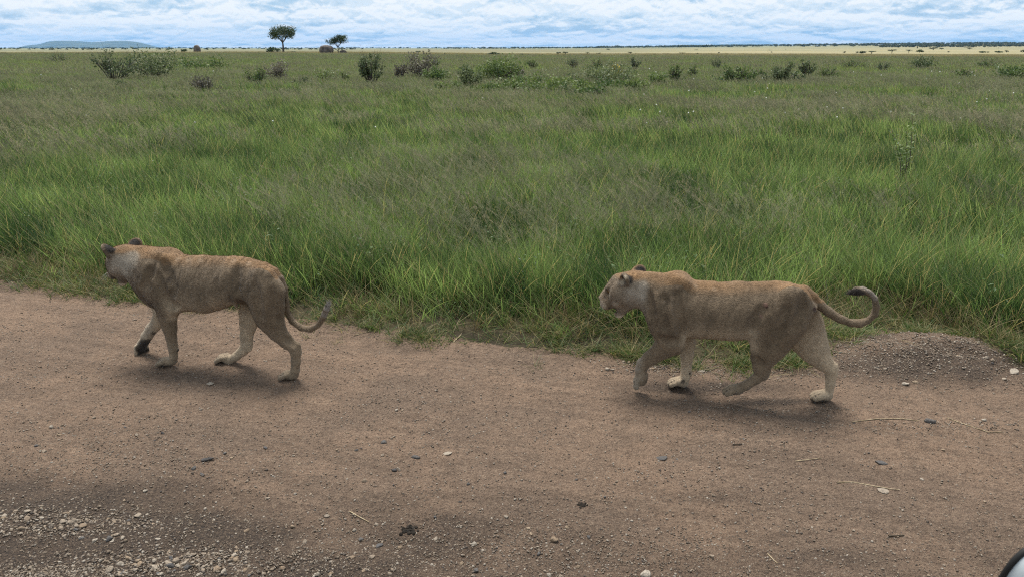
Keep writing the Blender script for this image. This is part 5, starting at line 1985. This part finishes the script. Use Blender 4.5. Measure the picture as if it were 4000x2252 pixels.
# ------------------------------------------------------------------ wing mirror of the vehicle
def wing_mirror():
    c = np.array([0, 0, CAM_H]) + ray(4040, 2276) * 1.6
    root = empty('wing_mirror', tuple(c))
    tag(root, 'white wing mirror of the vehicle with a black rim, cut by the corner', 'wing mirror')
    white = plain('white_paint', (.40, .44, .46), .4, .5)
    black = plain('black_rubber', (.012, .012, .012), .6, .3)
    glass = plain('mirror_glass', (.75, .78, .80), .04, .5, 1.0)

    def shell(rx, ry, rz, e, x0, x1, n=40, m=12):
        vs, fs = [], []
        for j in range(m + 1):
            t = j / m
            s = (1 - (t ** 2.6)) ** (1 / 2.6) if x1 > x0 else 1
            s = max(s, .02)
            for i in range(n):
                a = 2 * math.pi * i / n
                ca, sa = math.cos(a), math.sin(a)
                vs.append((x0 + (x1 - x0) * t, ry * s * math.copysign(abs(ca) ** e, ca), rz * s * math.copysign(abs(sa) ** e, sa)))
        for j in range(m):
            for i in range(n):
                fs.append((j * n + i, j * n + (i + 1) % n, (j + 1) * n + (i + 1) % n, (j + 1) * n + i))
        return vs, fs
    v, f = shell(1, .105, .135, .62, 0.0, .10)
    h = link('housing', mesh_from('housing', v, f, white, True), root)
    # rim: a torus-like band round the open side
    vs, fs, n, k = [], [], 48, 8
    for i in range(n):
        a = 2 * math.pi * i / n; ca, sa = math.cos(a), math.sin(a)
        y, z = .105 * math.copysign(abs(ca) ** .62, ca), .135 * math.copysign(abs(sa) ** .62, sa)
        for j in range(k):
            b = 2 * math.pi * j / k
            d = np.array([y, z]); d = d / np.linalg.norm(d)
            vs.append((-.002 + .007 * math.cos(b), y + d[0] * .006 * math.sin(b), z + d[1] * .006 * math.sin(b)))
    for i in range(n):
        for j in range(k):
            fs.append((i * k + j, i * k + (j + 1) % k, ((i + 1) % n) * k + (j + 1) % k, ((i + 1) % n) * k + j))
    link('rim', mesh_from('rim', vs, fs, black, True), root)
    v = [(-.004, .098 * math.copysign(abs(math.cos(a)) ** .62, math.cos(a)), .128 * math.copysign(abs(math.sin(a)) ** .62, math.sin(a))) for a in np.linspace(0, 2 * math.pi, 40, endpoint=False)]
    link('mirror_glass', mesh_from('mirror_glass', v, [tuple(range(40))], glass), root)
    v, f = ribbon_tube([(.04, -.02, -.09), (.06, -.10, -.22), (.06, -.22, -.34)], [.022, .02, .024], 10)
    link('arm', mesh_from('arm', v, f, black, True), root)
    root.rotation_euler = Vector((.22, -.82, -.17)).to_track_quat('X', 'Z').to_euler()
    return root


wing_mirror()


# ------------------------------------------------------------------ air between the camera and the far hills
def haze():
    x0, x1, y0, y1, z0, z1 = -30000, 30000, -500, 22500, -60, 330
    v = [(x, y, z) for x in (x0, x1) for y in (y0, y1) for z in (z0, z1)]
    f = [(0, 1, 3, 2), (4, 6, 7, 5), (0, 4, 5, 1), (2, 3, 7, 6), (0, 2, 6, 4), (1, 5, 7, 3)]
    m = bpy.data.materials.new('hazy_air'); m.use_nodes = True
    n, l = m.node_tree.nodes, m.node_tree.links
    n.clear()
    out = n.new('ShaderNodeOutputMaterial')
    pv = n.new('ShaderNodeVolumePrincipled')
    pv.inputs['Color'].default_value = (0.22, 0.54, 1.0, 1)
    pv.inputs['Density'].default_value = HAZE
    pv.inputs['Anisotropy'].default_value = 0.0
    l.new(pv.outputs[0], out.inputs['Volume'])
    o = link('haze', mesh_from('haze', v, f, m))
    tag(o, None, None, None, 'stuff')


HAZE = 3.4e-5
haze()
